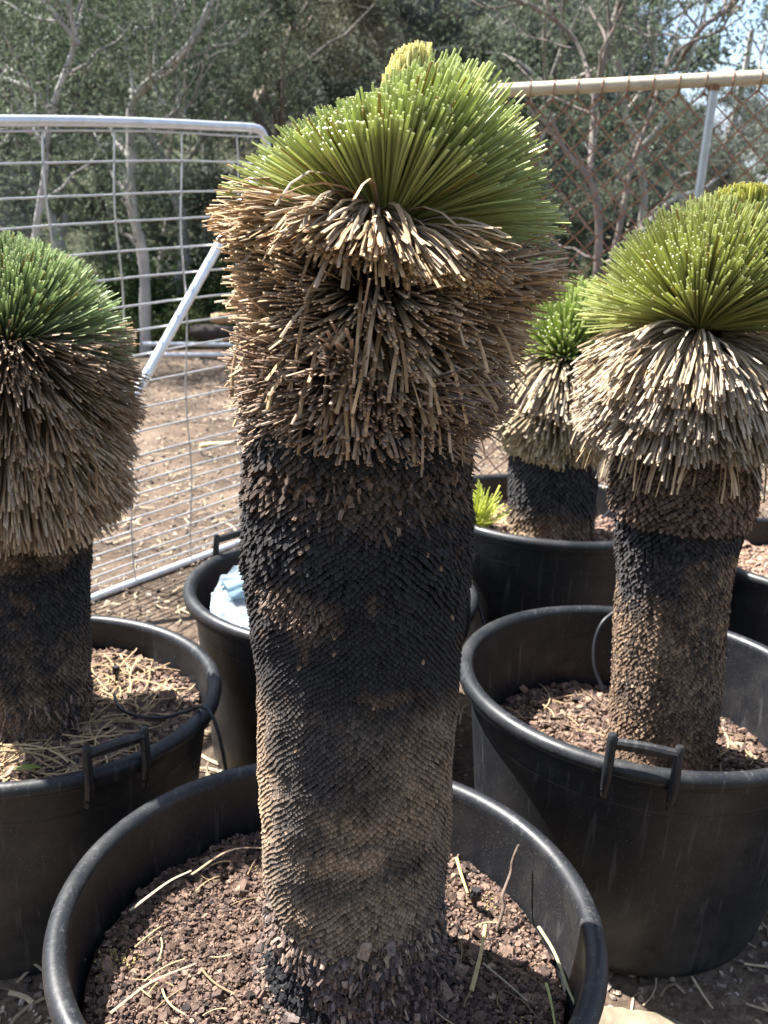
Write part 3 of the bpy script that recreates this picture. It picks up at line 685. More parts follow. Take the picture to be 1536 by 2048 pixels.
# ---- right tree
rroot = root_of((.79, 2.253, .48), 'right grass tree with yellow-green crown over a shaggy cream skirt')
def r_axis(z): return (np.interp(z, [.45, .6, .9, 1.2, 1.5], [.803, .80, .775, .762, .75]), 2.253)
def r_rad(z): return np.interp(z, [.42, .5, .56, .62, .80, 1.0, 1.12, 1.17, 1.185, 1.23, 1.30, 1.4, 1.6], [.152, .145, .137, .141, .141, .141, .150, .156, .165, .170, .168, .15, .1])
def r_pr(th, z, r): return (.0032+.006*ss(.95, 1.15, z)*ss(.4, -.6, np.cos(th))+.005*(z > 1.18))*r.uniform(.3, 1.7, len(z))
def r_col(th, z, R, r):
    n = len(z); Q = np.stack([np.cos(th)*.17, np.sin(th)*.17, z], -1); n1 = vnoise(Q, 75, 4, 18); n2 = vnoise(Q, 76, 4, 44)
    c = blend(np.tile(TAN*.78, (n, 1)), BROWN*1.3, np.clip(.5+.8*n2, 0, 1))
    c = blend(c, BLACK*1.6, np.clip(ss(.88, 1.0, z+.05*n1)*ss(.55, -.4, np.cos(th)+.4*n1)*.95, 0, 1))
    c = blend(c, BLACK*1.4, ((z > 1.11+.02*n1) & (z < 1.18))*.95)
    c = blend(c, BROWN*1.8, (z >= 1.18)*.75)
    c = blend(c, BLACK*1.8, ss(.35, .75, n1)*.7)
    return c*r.uniform(.5, 1.5, (n, 1))
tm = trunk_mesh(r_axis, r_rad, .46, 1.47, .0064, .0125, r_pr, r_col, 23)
flakes(tm, r_axis, r_rad, .48, 1.0, 5200, [[.24, .17, .115], [.17, .115, .078], [.11, .075, .055], [.05, .035, .03]], 38, L=(.004, .013), w=(.004, .012), out_=.14)
put(tm, 'trunk', M_BARK, rroot)
rtab = [(1.20, .20, .24), (1.25, .25, .27), (1.31, .272, .28), (1.42, .28, .285), (1.54, .285, .29), (1.64, .28, .30), (1.74, .2, .2)]
CRM = ([.13, .075, .035], [.58, .44, .28]); CRG = ([.05, .034, .022], [.48, .38, .27])
m_ = skirt((.742, 2.253), rtab, [
    dict(z=(1.59, 1.65), el=(-20, 12), n=2100, droop=1.3, zmin=1.49, w=.0072, tone=CRM, br=.05, jit=.05, messy=.08),
    dict(z=(1.50, 1.62), el=(-36, -6), n=2000, droop=.7, zmin=1.425, w=.0070, tone=CRG, br=.09, pair=1, messy=.09),
    dict(z=(1.42, 1.54), el=(-48, -10), n=2000, droop=.7, zmin=1.37, w=.0062, tone=CRG, br=.12, messy=.13),
    dict(z=(1.34, 1.56), el=(-30, 8), n=110, droop=3.0, zmin=1.28, w=.006, tone=CRM, br=.12, messy=.3, jit=.08, wob=.5),
], 53)
put(m_, 'dead_leaf_skirt', M_DRY, rroot)
gm = green_crown((.738, 2.253, 1.652), [(-30, .28), (0, .29), (14, .30), (26, .275), (56, .288), (75, .296), (90, .30)], [(-30, .28), (0, .30), (30, .30), (60, .312), (78, .325), (90, .30)], 3100, .0052,
                 lambda c: 0*c+1, ([.48, .46, .14], [.49, .53, .22]), 64, base_r=.05)
put(gm, 'green_crown', M_GREEN, rroot)
put(heart((.785, 2.25), .062, 1.68, 1.985, .1, 420, 65, w=.006, tone=([.30, .33, .06], [.50, .50, .12])), 'heart_leaves', M_GREEN, rroot)

# ---- small back tree
broot = root_of((.67, 3.538, .70), 'small back grass tree with dark green spiky crown between the two big trees')
def b_axis(z): return (np.interp(z, [.6, .8, 1.1, 1.5], [.685, .675, .655, .665]), 3.538)
def b_rad(z): return np.interp(z, [.6, .70, .78, .9, .96, 1.1, 1.2, 1.5], [.185, .175, .165, .168, .172, .16, .15, .1])
def b_pr(th, z, r): return .005*r.uniform(.3, 1.7, len(z))
def b_col(th, z, R, r):
    n = len(z); Q = np.stack([np.cos(th)*.17, np.sin(th)*.17, z], -1); n1 = vnoise(Q, 78, 4, 16)
    c = blend(np.tile(BLACK*1.5, (n, 1)), TAN*.7, np.clip(ss(.88, .74, z+.03*n1)*.8, 0, 1)); return c*r.uniform(.5, 1.5, (n, 1))
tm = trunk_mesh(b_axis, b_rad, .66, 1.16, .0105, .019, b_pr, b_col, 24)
put(tm, 'trunk', M_BARK, broot)
btab = [(1.0, .15, .17), (1.05, .20, .2), (1.12, .25, .25), (1.18, .29, .26), (1.26, .30, .26), (1.32, .27, .25), (1.38, .22, .23), (1.44, .18, .2), (1.5, .15, .18), (1.6, .1, .1)]
BT = ([.16, .11, .065], [.52, .41, .26])
m_ = skirt((.66, 3.538), btab, [
    dict(z=(1.32, 1.44), el=(-66, -8), n=2000, droop=.3, zmin=1.22, w=.0085, tone=BT, br=.08, pair=1, messy=.08),
    dict(z=(1.14, 1.30), el=(-66, -12), n=2600, droop=.3, zmin=1.02, w=.0085, tone=BT, br=.1, pair=1, messy=.08),
    dict(z=(1.08, 1.2), el=(-72, -45), n=900, droop=.5, zmin=.985, w=.0085, tone=BT, br=.11, messy=.12),
], 54)
put(m_, 'dead_leaf_skirt', M_DRY, broot)
gm = green_crown((.665, 3.538, 1.42), [(-40, .17), (0, .185), (38, .21), (70, .27), (90, .29)], [(-40, .2), (0, .24), (45, .29), (73, .31), (90, .29)], 1150, .0085,
                 lambda c: -22+0*c, ([.16, .26, .06], [.48, .56, .20]), 66, base_r=.05)
put(gm, 'green_crown', M_GREEN, broot)

# ---- tree at the right edge
froot = root_of((1.80, 3.50, .6), 'grass tree mostly cut off by the right edge, behind the right tub')
def f_axis(z): return (1.80, 3.50)
def f_rad(z): return np.interp(z, [.5, .62, .72, .85, 1.3], [.23, .205, .17, .16, .15])
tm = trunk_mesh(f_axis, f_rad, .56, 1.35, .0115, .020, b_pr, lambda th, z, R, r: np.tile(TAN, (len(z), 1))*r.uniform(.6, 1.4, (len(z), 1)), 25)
flakes(tm, f_axis, f_rad, .6, .95, 1600, [[.32, .22, .14], [.24, .16, .10]], 39, L=(.012, .03), w=(.006, .014))
put(tm, 'trunk', M_BARK, froot)
ftab = [(1.25, .16, .2), (1.35, .22, .25), (1.5, .25, .28), (1.7, .2, .2)]
put(skirt((1.80, 3.5), ftab, [dict(z=(1.35, 1.55), el=(-60, 0), n=2200, droop=.4, zmin=1.27, w=.0085, tone=BT, br=.08, pair=1)], 55), 'dead_leaf_skirt', M_DRY, froot)
put(green_crown((1.80, 3.5, 1.55), [(-30, .24), (90, .26)], [(-30, .26), (90, .26)], 1300, .0085, lambda c: 0*c, GT, 67), 'green_crown', M_GREEN, froot)

# ---- the little tuft beside the back tree
def tuft():
    r = np.random.default_rng(68); n = 190; m = Mesh(); C = np.array([.345, 3.28, .79])
    az = r.uniform(0, 6.28, n); el = np.radians(r.uniform(38, 90, n)); D = np.stack([np.cos(el)*np.cos(az), np.cos(el)*np.sin(az), np.sin(el)], -1)
    P0 = C+r.normal(0, .014, (n, 3))*[1, 1, .3]; L = r.uniform(.11, .19, n); t = np.linspace(0, 1, 5)
    path = P0[:, None]+D[:, None]*(L[:, None]*t)[..., None]; path[..., 2] -= (t**2)[None]*L[:, None]*(1-np.sin(el))[:, None]*.5
    blades(m, path, .0055*r.uniform(.8, 1.2, n), np.array([.62, .66, .16])*r.uniform(.7, 1.2, (n, 1)), np.tile([.6, .55, .3], (n, 1)))
    ob = m.build('grass_tree_seedling', M_GREEN, None, tuple(C)); tag(ob, 'small lime-green tuft of cut leaves beside the small back grass tree', 'young grass tree')
tuft()

# ------------------------------------------------------------------ wire gate (left)
GA, GB = np.array([-1.90, 3.29]), np.array([-.72, 5.14]); GL = np.linalg.norm(GB-GA)
def gp(s, f):
    """point on the gate: s metres along, f = 0 bottom rail, 1 top rail"""
    xy = GA+(GB-GA)*s/GL; zb = .06+.045*s/GL; zt = 2.10+.24*s/GL+.02*math.sin(s/GL*math.pi)
    return np.array([xy[0], xy[1], zb+(zt-zb)*f])
def make_gate():
    g = empty('wire_gate', gp(0, 0)); tag(g, 'galvanised tubular farm gate filled with white-grey wire mesh, behind the left grass tree', 'gate')
    steel, wire = (.62, .64, .67), (.50, .50, .50); sh = 0
    m = Mesh(); tube(m, [gp(s, 0) for s in np.linspace(0, GL, 8)], .021, steel, 12); put(m, 'bottom_rail', M_GALV, g)
    m = Mesh(); tube(m, list(smooth_path([gp(s, 1) for s in np.linspace(0, GL-.10, 8)]+[gp(GL-.03, .985), gp(GL, .955), gp(GL, .90)], 40)), .022, steel, 14); put(m, 'top_rail', M_GALV, g)
    m = Mesh(); tube(m, [gp(GL, .93), gp(GL, .5), gp(GL, 0)], .021, steel, 12); put(m, 'end_stile', M_GALV, g)
    m = Mesh(); tube(m, [gp(0, 1), gp(0, .5), gp(0, 0)], .021, steel, 12); put(m, 'end_stile', M_GALV, g)
    m = Mesh(); off = np.array([.02, -.012, 0])*1.6
    a = np.array([-.745, 5.10, 2.19]); b = np.array([-1.228, 4.348, 1.087]); c = b+(b-a)*.85
    tube(m, [a+off, b+off, c+off], .0235, (.78, .80, .82), 14); put(m, 'diagonal_brace', M_GALV, g)
    m = Mesh(); r = np.random.default_rng(5)
    zs = [2.225, 2.101, 1.963, 1.846, 1.714, 1.593, 1.465, 1.35, 1.235, 1.10, .975, .86, .74, .68, .61, .55, .49, .43, .365, .30, .24, .195, .15]
    for z in zs:
        f = (z-.09)/(2.262-.09)
        pts = [gp(s, f)+np.array([0, 0, .002*math.sin(s*5+z*9)+r.normal(0, .0006)]) for s in np.linspace(0, GL, 22)]
        tube(m, pts, .0052, wire, 6)
    for k, s in enumerate([.02, .42, .80, 1.16, 1.56, 1.95]):
        pts = [gp(s+.10*(1-f)*.6+.012*math.sin(f*17+k), f)+np.array([.003, -.003, 0]) for f in np.linspace(0, .985, 26)]
        tube(m, pts, .0046, wire, 6)
        for z in zs[:-1:1]:
            f = (z-.09)/(2.262-.09); p = gp(s+.10*(1-f)*.6+.012*math.sin(f*17+k), f); box(m, p, (.013, .013, .011), wire)
    put(m, 'wire_mesh', M_GALV, g)
make_gate()

# ------------------------------------------------------------------ chain-link fence (right)
FA, FB = np.array([-.10, 4.956]), np.array([3.0, 3.75]); FL = np.linalg.norm(FB-FA)
def fp(s, z): xy = FA+(FB-FA)*s/FL; return np.array([xy[0], xy[1], z])
def ftop(s): return np.interp(FA[0]+(FB-FA)[0]*s/FL, [-.6, .372, 1.56, 3.0], [2.46, 2.525, 2.575, 2.60])
def make_chain():
    g = empty('chain_link_fence', fp(0, .15)); tag(g, 'rusty brown chain-link fence with cream top rail and grey post, on the right', 'fence')
    m = Mesh(); tube(m, [fp(s, ftop(s)) for s in np.linspace(0, FL, 14)], .030, (.44, .39, .29), 14); put(m, 'top_rail', M_PAINT, g)
    sp = 1.93
    # post under the rail: pick s so that it stands at x = 1.33
    for sx in ((1.345-FA[0])/(FB[0]-FA[0])*FL, .03, FL-.05):
        m = Mesh(); tube(m, [fp(sx, .1), fp(sx, 1.3), fp(sx, ftop(sx)-.028)], .021, (.42, .43, .43), 12)
        tube(m, [fp(sx, ftop(sx)-.045), fp(sx, ftop(sx)-.02)], .026, (.20, .09, .045), 12); put(m, 'post', M_GALV, g)
    m = Mesh(); pitch = .112; rust = (.27, .14, .09); nrm_ = np.array([-(FB-FA)[1], (FB-FA)[0], 0])/FL
    k = 0; s0 = 0; half = pitch/2; nz = 44; r = np.random.default_rng(4)
    while s0 < FL-half:
        for sgn in (1, -1):
            pts = []
            for i in range(nz):
                z = ftop(s0)-.045-i*half
                if z < .12: break
                sx = s0+half if i % 2 == 0 else (s0 if sgn == 1 else s0+pitch)
                pts.append(fp(sx, z+.004*math.sin(s0*7+i))+nrm_*(.0035*(1 if i % 2 else -1)*sgn))
            if sgn == 1: tube(m, pts, .0046, rust, 5, smooth=False)
            else: tube(m, [p+nrm_*.001 for p in pts], .0046, rust, 5, smooth=False)
        s0 += pitch
    put(m, 'wire_mesh', M_RUST, g)
    s0 = 0
    while s0 < FL-.02:
        m = Mesh(); c = fp(min(s0+pitch/2, FL), ftop(s0)); t = np.linspace(0, 2*np.pi, 14); d = (FB-FA)/FL; n2 = np.array([nrm_[0], nrm_[1], 0])
        tube(m, [c+n2*.034*math.cos(a)+np.array([0, 0, .034*math.sin(a)])+np.array([d[0], d[1], 0])*.006*math.sin(a/2) for a in t], .0026, rust, 5, caps=False)
        tube(m, [c+np.array([0, 0, -.034]), c+np.array([0, 0, -.06])], .004, rust, 5); s0 += pitch
        put(m, 'wire_tie', M_RUST, g)
make_chain()

# ------------------------------------------------------------------ plastic film, pipes, drippers and other small things
def film_roll(a, b, rad, col, label, seed):
    r = np.random.default_rng(seed); a, b = np.array(a), np.array(b); d = nrm(b-a); s = nrm(np.cross(d, [0, 0, 1.])); u = np.cross(s, d)
    n, k = 40, 46; m = Mesh(); V = np.zeros((n, k, 3)); w = np.linspace(0, 1, n); ph = r.uniform(0, 6, 4)
    for i, t in enumerate(w):
        ang = np.linspace(0, 2*np.pi*1.6, k); rr = rad*(1+.12*np.sin(ang*3+t*9+ph[0])+.08*np.sin(ang*7-t*14+ph[1])+.05*np.sin(t*31+ang*2+ph[2]))*(1-.10*ang/6.28)
        V[i] = a+(b-a)*t+s*(rr*np.cos(ang)*1.35)[:, None]+u*(rr*np.sin(ang)*.75)[:, None]
    i = np.arange(n-1)[:, None]*k; j = np.arange(k-1)[None]
    m.add(V.reshape(-1, 3), np.stack([i+j, i+j+1, i+k+j+1, i+k+j], -1).reshape(-1, 4), np.array(col), True)
    return tag(m.build('plastic_film_roll', M_FILM, None, tuple(a)), label, 'plastic film', 'clear plastic film in the back tub')
def film_sheet():
    r = np.random.default_rng(82); n = 70; u, v = np.meshgrid(np.linspace(-1, 1, n), np.linspace(-1, 1, n), indexing='ij')
    x0, y0 = -.20, 2.90; Q = np.stack([u.ravel(), v.ravel(), 0*u.ravel()], -1)
    rr = np.sqrt(np.clip(1-.35*v**2, 0, 1)); x = x0+.37*u*rr; y = y0+.30*v*np.sqrt(np.clip(1-.35*u**2, 0, 1))
    z = .635+.03*v+.035*np.abs(vnoise(Q, 3, 3, 2.2)).reshape(n, n)+.022*np.abs(vnoise(Q, 5, 4, 7)).reshape(n, n)+.02*u
    V = np.stack([x, y, z], -1).reshape(-1, 3); i = np.arange(n-1)[:, None]*n; j = np.arange(n-1)[None]; m = Mesh()
    m.add(V, np.stack([i+j, i+j+1, i+n+j+1, i+n+j], -1).reshape(-1, 4), np.array([.34, .40, .44]), True)
    tag(m.build('plastic_sheet', M_FILM, None, (x0, y0, .58)), 'crumpled clear plastic sheet glinting white in the back tub', 'plastic sheet', 'clear plastic film in the back tub')
film_sheet()
film_roll((-.52, 2.86, .655), (-.12, 3.10, .715), .038, (.26, .38, .47), 'pale blue roll of clear plastic lying lowest in the back tub', 81)
film_roll((-.40, 3.08, .665), (-.04, 3.26, .70), .032, (.25, .55, .58), 'turquoise tinted roll of clear plastic at the back of the back tub', 83)

def pipe(name, pts, rad, label, cat, material=M_RUBBER, group=None, n=40):
    m = Mesh(); P = smooth_path(pts, n); tube(m, P, rad, (.015, .015, .018), 10)
    ob = m.build(name, material, None, tuple(P[0])); return tag(ob, label, cat, group)
pipe('irrigation_hose', [(-.74, 2.33, .535), (-.70, 2.25, .540), (-.64, 2.20, .548), (-.57, 2.185, .555), (-.50, 2.17, .585), (-.452, 2.145, .616), (-.418, 2.12, .605), (-.39, 2.10, .53), (-.355, 2.08, .36), (-.30, 2.10, .15), (-.22, 2.2, .06)], .0048,
     'thin black irrigation hose looping from the left tub mulch over its rim', 'hose', group='black irrigation hoses')
pipe('irrigation_hose', [(.98, 2.10, .512), (1.05, 2.08, .515), (1.10, 2.00, .512), (1.13, 1.93, .53), (1.18, 1.86, .69), (1.215, 1.83, .735), (1.24, 1.81, .70), (1.27, 1.8, .4), (1.3, 1.85, .12)], .0045, 'thin black irrigation hose in the right tub beside the green leaf', 'hose', group='black irrigation hoses')
pipe('irrigation_hose', [(.72, 2.60, .50), (.693, 2.63, .56), (.69, 2.66, .63), (.71, 2.68, .69), (.75, 2.705, .72), (.80, 2.73, .757), (.83, 2.78, .70), (.8, 2.84, .4), (.78, 2.9, .13)], .0065, 'black hose hanging over the right tub back rim, beside its trunk', 'hose', group='black irrigation hoses')
pipe('irrigation_hose', [(.12, 3.03, .60), (.20, 3.06, .685), (.285, 3.06, .70), (.34, 3.03, .62), (.39, 3.0, .48), (.42, 2.96, .30), (.40, 2.9, .14)], .0065, 'grey-black hose arching over the plastic-filled tub behind the charred trunk', 'hose', group='black irrigation hoses')
pipe('irrigation_hose', [(.93, 3.72, .735), (.98, 3.78, .76), (1.04, 3.84, .80), (1.09, 3.87, .845), (1.13, 3.9, .80), (1.16, 3.92, .4)], .006, 'short black hose running up the inside of the back right tub', 'hose', group='black irrigation hoses')
pipe('poly_pipe', [(-1.5, 1.30, .02), (-1.0, 1.47, .03), (-.76, 1.59, .045), (-.55, 1.76, .05), (-.45, 1.95, .05), (-.4, 2.4, .07)], .014, 'thick black poly pipe lying on the dirt at lower left', 'pipe')

def dripper(x, y, z, label, rot=0):
    m = Mesh(); g = empty('drip_emitter', (x, y, z)); tag(g, label, 'drip emitter', 'drip emitters on the mulch')
    tube(m, [(x, y, z-.02), (x, y, z+.004)], .0045, (.02,)*3, 10); tube(m, [(x, y, z+.004), (x, y, z+.010), (x, y, z+.018)], [.010, .0115, .0115], (.015,)*3, 16)
    put(m, 'body', M_RUBBER, g); m = Mesh()
    t = np.arange(32)/32*2*np.pi; rr = np.where(np.arange(32) % 4 < 2, .0115, .0088)
    lo = np.stack([x+rr*np.cos(t), y+rr*np.sin(t), 0*t+z+.0182], -1); hi = lo+[0, 0, .009]; hi[:, :2] = (hi[:, :2]-[x, y])*.86+[x, y]
    m.add(np.vstack([lo, hi]), [[k, (k+1) % 32, 32+(k+1) % 32, 32+k] for k in range(32)], (.10, .10, .10)); m.add(hi, [list(range(32))], (.16, .16, .16))
    put(m, 'cap', M_TUB, g)
dripper(.232, 1.575, .525, 'black ribbed drip emitter on sunlit mulch in the front tub')
dripper(-.765, 2.435, .545, 'black drip emitter on the left tub mulch beside the trunk')

def stick(name, pts, rads, col, label, cat, material=M_WOOD, sides=8, group=None):
    m = Mesh(); P = smooth_path(pts, 18); R = np.interp(np.linspace(0, 1, 18), np.linspace(0, 1, len(rads)), rads)*(1+.12*np.sin(np.arange(18)*2.1))
    tube(m, P, R, col, sides); return tag(m.build(name, material, None, tuple(P[0])), label, cat, group)
stick('twig', [(.272, 1.52, .50), (.286, 1.545, .535), (.284, 1.56, .552), (.303, 1.60, .575), (.307, 1.612, .60), (.318, 1.622, .63)], [.0042, .004, .0038, .003, .0034, .0028], (.13, .095, .075), 'thin crooked twig standing in the mulch against the front tub wall', 'twig')
LG = 'long dry leaves lying on the front tub mulch'
def dryleaf(pts, w, col, label, flat=.4):
    m = Mesh(); P = smooth_path(pts, 14); path = P[None]; w_ = np.array([w])
    blades(m, path, w_, np.array([col]), np.array([col]), thick=flat, spin=np.array([.1]), taper=.6)
    return tag(m.build('dry_leaf', M_DRY, None, tuple(P[0])), label, 'dry leaf', LG)
dryleaf([(.205, 1.33, .532), (.225, 1.40, .538), (.238, 1.46, .535), (.245, 1.49, .54)], .0085, (.46, .36, .18), 'long tan leaf with flared base below the drip emitter')
dryleaf([(.345, 1.475, .555), (.368, 1.42, .545), (.383, 1.35, .53), (.39, 1.31, .53)], .007, (.34, .33, .20), 'grey-green dry leaf leaning along the right wall of the front tub')
dryleaf([(.345, 1.36, .53), (.347, 1.31, .53), (.345, 1.25, .53)], .0055, (.35, .38, .15), 'pale green leaf strip lying at the right of the front tub')
dryleaf([(.232, 1.40, .53), (.27, 1.36, .528), (.305, 1.315, .53)], .0045, (.32, .27, .2), 'thin grey straw crossing below the tan flared leaf')
dryleaf([(.14, 1.76, .535), (.155, 1.70, .53), (.165, 1.66, .53)], .007, (.50, .36, .17), 'sunlit orange straw nearest the trunk in the front tub')
dryleaf([(.20, 1.70, .532), (.207, 1.65, .53), (.217, 1.59, .53)], .007, (.52, .38, .17), 'sunlit orange straw behind the drip emitter')
dryleaf([(-.42, 1.24, .53), (-.37, 1.31, .53), (-.30, 1.36, .53)], .0055, (.36, .28, .2), 'long brown straw at the left of the front tub mulch')
dryleaf([(-.455, 1.48, .535), (-.40, 1.56, .54), (-.36, 1.60, .54)], .006, (.42, .34, .25), 'pale straw lying against the left wall of the front tub')
dryleaf([(-.36, 1.60, .53), (-.29, 1.68, .535), (-.19, 1.70, .53)], .005, (.38, .28, .18), 'curved straw behind the left wall mulch, nearest the trunk')

def leaf(c, d, L, w, col, label):
    c = np.array(c, float); d = nrm(np.array(d, float)); s = nrm(np.cross(d, [0, 0, 1.])); t = np.linspace(0, 1, 12); m = Mesh()
    ww = w*np.sin(np.pi*np.clip(t, .02, .98))**.8; P = c+d*(L*t)[:, None]+np.array([0, 0, 1.])*(np.sin(t*3)*.006)[:, None]
    th = np.array([0, 0, .0008]); V = np.vstack([P+s*ww[:, None]+[0, 0, .003], P, P-s*ww[:, None]+[0, 0, .003]])
    V = np.vstack([V, V-th]); F = []
    for i in range(11): F += [[i, i+1, 12+i+1, 12+i], [12+i, 12+i+1, 24+i+1, 24+i]]
    F += [[a+36 for a in f[::-1]] for f in F[:]]
    F += [[i+1, i, 36+i, 37+i] for i in range(11)]+[[24+i, 25+i, 61+i, 60+i] for i in range(11)]
    m.add(V, F, np.array(col), True); return tag(m.build('fallen_leaf', M_GREEN, None, tuple(c)), label, 'leaf')
leaf((.945, 1.99, .508), (1, -.12, .02), .085, .013, (.20, .30, .06), 'fresh green leaf lying on the right tub mulch beside the hose')
leaf((-.87, 1.93, .535), (1, .2, .02), .07, .011, (.24, .30, .08), 'yellow-green leaf lying among straw near the left tub front rim')

def log(name, a, b, r0, r1, col, label, cat, seed, flat=.7):
    rg = np.random.default_rng(seed); a, b = np.array(a, float), np.array(b, float); n = 26; t = np.linspace(0, 1, n); m = Mesh()
    P = a+(b-a)*t[:, None]+rg.normal(0, .004, (n, 3)).cumsum(0)*.5; R = (r0+(r1-r0)*t)*(1+.08*np.sin(t*19)+rg.normal(0, .04, n)); R[0] *= .7; R[-1] *= .6
    c = np.asarray(col)*rg.uniform(.75, 1.25, (n, 1)); tube(m, P, R, c, 14, flat=flat)
    return tag(m.build(name, M_WOOD, None, tuple(a)), label, cat)
log('log', (.50, 1.76, .055), (.99, 1.66, .06), .045, .052, (.20, .165, .115), 'pale split log wedged under the right tub front', 'log', 1)
log('rotten_wood', (.66, 1.70, .045), (1.1, 1.58, .03), .045, .03, (.15, .075, .045), 'red-brown rotten wood beside the pale log', 'wood', 2)
log('branch', (-1.47, 6.95, .20), (-.62, 7.55, .22), .030, .018, (.48, .38, .24), 'long pale branch lying on the dirt beyond the wire gate', 'branch', 3)
log('timber', (-3.0, 13.6, .36), (-1.0, 13.9, .38), .16, .15, (.04, .032, .03), 'dark charred timber lying at the edge of the bush', 'timber', 4)
log('timber', (-2.95, 14.9, .46), (-1.1, 15.3, .50), .12, .10, (.50, .33, .2), 'orange-brown fallen timber just above the charred one', 'timber', 5)
def rail_pipe(y, z, lab, x0=-3.3, x1=-1.3):
    m = Mesh(); tube(m, [(x0, y, z), (x1, y+.5, z+.04)], .03, (.62, .64, .66), 10); tag(m.build('steel_pipe', M_GALV, None, (x0, y, z)), lab, 'pipe', 'galvanised pipes lying beyond the gate')
rail_pipe(12.1, .33, 'upper of the two galvanised pipes lying beyond the gate'); rail_pipe(11.3, .30, 'lower of the two galvanised pipes lying beyond the gate', -3.0, -1.2)

# ------------------------------------------------------------------ bushland
def leaves(m, P, L, W_, col, r, droop=.6):
    n = len(P); D = nrm(r.normal(size=(n, 3))+np.array([0, 0, -droop])); S = nrm(np.cross(D, r.normal(size=(n, 3))))
    L = np.asarray(L).reshape(-1, 1); W_ = np.asarray(W_).reshape(-1, 1)
    V = np.stack([P, P+D*L*.45+S*W_, P+D*L, P+D*L*.45-S*W_], 1)
    m.add(V.reshape(-1, 3), np.arange(4*n).reshape(-1, 4), np.repeat(col, 4, 0))

def grow_tree(seed, H=11., spread=.5, limbs=5, nleaf=12000, pale=(.33, .31, .285), green=(.075, .095, .055), fork=.3, leaf_l=.15, trunk_r=.13, low=.25):
    r = np.random.default_rng(seed); tr, cr_ = Mesh(), Mesh(); ends = []
    def limb(p, d, L, rad, depth):
        n = 9; P = [p]; dd = d.copy()
        for i in range(n-1):
            dd = nrm(dd+r.normal(0, .17, 3)+np.array([0, 0, .06])); P.append(P[-1]+dd*L/(n-1))
        P = np.array(P); R = np.linspace(rad, rad*.45, n)
        shade = np.array(pale)*r.uniform(.5, 1.3)
        tube(tr, P, R, shade, 6 if depth else 9, caps=False)
        if depth >= 2: ends.extend([P[k]+r.normal(0, .1, 3) for k in (4, 6, 8)]); return
        for k in range(3 if depth else limbs):
            i = r.integers(3, n) if depth else r.integers(int(n*fork)+1, n)
            a = r.uniform(0, 6.28); q = nrm(dd*.7+np.array([math.cos(a), math.sin(a), r.uniform(-.1, .7)])*(.55+spread))
            limb(P[min(i, n-1)], q, L*r.uniform(.4, .62), R[min(i, n-1)]*.62, depth+1)
        if depth == 1: ends.append(P[-1])
    limb(np.zeros(3), nrm(np.array([r.normal(0, .12), r.normal(0, .12), 1.])), H*.62, trunk_r, 0)
    # a few low sprays
    for k in range(int(9*low*4)):
        a = r.uniform(0, 6.28); ends.append(np.array([math.cos(a), math.sin(a), 0])*r.uniform(.4, 1.5)+np.array([0, 0, H*r.uniform(.08, .4)]))
    E = np.array(ends); k = r.integers(0, len(E), nleaf); sc = r.uniform(.25, .75, len(E))[k]*H*.085
    P = E[k]+nrm(r.normal(size=(nleaf, 3)))*(r.uniform(0, 1, (nleaf, 1))**.45)*sc[:, None]*np.array([1, 1, .75])
    cl = r.uniform(.6, 1.45, len(E))[k][:, None]; yel = r.uniform(0, 1, len(E))[k][:, None]
    g = np.array(green)*np.array([.98, 1.05, 1.06])*(1-.3*yel)+np.array([.13, .12, .065])*.3*yel
    leaves(cr_, P, leaf_l*r.uniform(.6, 1.3, nleaf), leaf_l*.14*r.uniform(.7, 1.3, nleaf), g*cl*r.uniform(.7, 1.4, (nleaf, 1)), r)
    return tr, cr_

KINDS = [dict(seed=101, H=13, spread=.45, limbs=6, green=(0.131, 0.137, 0.118), nleaf=15000),
         dict(seed=102, H=11, spread=.7, limbs=7, green=(0.109, 0.126, 0.101), nleaf=15000, pale=(.38, .36, .335), fork=.2),
         dict(seed=103, H=15, spread=.35, limbs=6, green=(0.148, 0.137, 0.096), nleaf=14000, pale=(.22, .18, .15)),
         dict(seed=104, H=9, spread=.8, limbs=7, green=(0.092, 0.100, 0.072), nleaf=16000, pale=(.16, .14, .12), fork=.12, low=1.0),
         dict(seed=105, H=12, spread=.5, limbs=6, green=(0.142, 0.152, 0.142), nleaf=14000, pale=(.42, .40, .375)),
         dict(seed=106, H=10, spread=.9, limbs=4, green=(.10, .11, .07), nleaf=2600, pale=(.33, .30, .27), fork=.1, leaf_l=.09, low=0)]
PROTO = []
RAW = []
for kd in KINDS:
    kd['nleaf'] = int(kd['nleaf']*1.5); kd['nleaf'] = int(kd['nleaf']*1.5) if kd['nleaf'] > 6000 else 1500; kd.setdefault('leaf_l', .098)
    t_, c_ = grow_tree(**kd); RAW.append((t_, c_))
    PROTO.append((t_.data('trunk', M_GUMBARK), c_.data('crown', M_GUM)))
TG = 'gum trees in the bush behind the fences'
DESC = ['slender grey-green gum tree', 'pale-limbed forking gum tree', 'tall dark-trunked gum tree', 'dense dark green low tree', 'white-barked gum tree with silvery leaves', 'sparse bare-branched gum tree']
def place_tree(kind, x, y, s, rot, where, tilt=0):
    e = empty('gum_tree', (x, y, float(G(x, y))-.1)); e.rotation_euler = (0, tilt, rot); e.scale = (s, s, s)
    tag(e, DESC[kind]+' '+where, 'tree', TG)
    for nm, me in (('trunk', PROTO[kind][0]), ('crown', PROTO[kind][1])):
        o = bpy.data.objects.new(nm, me); COL.objects.link(o); o.parent = e
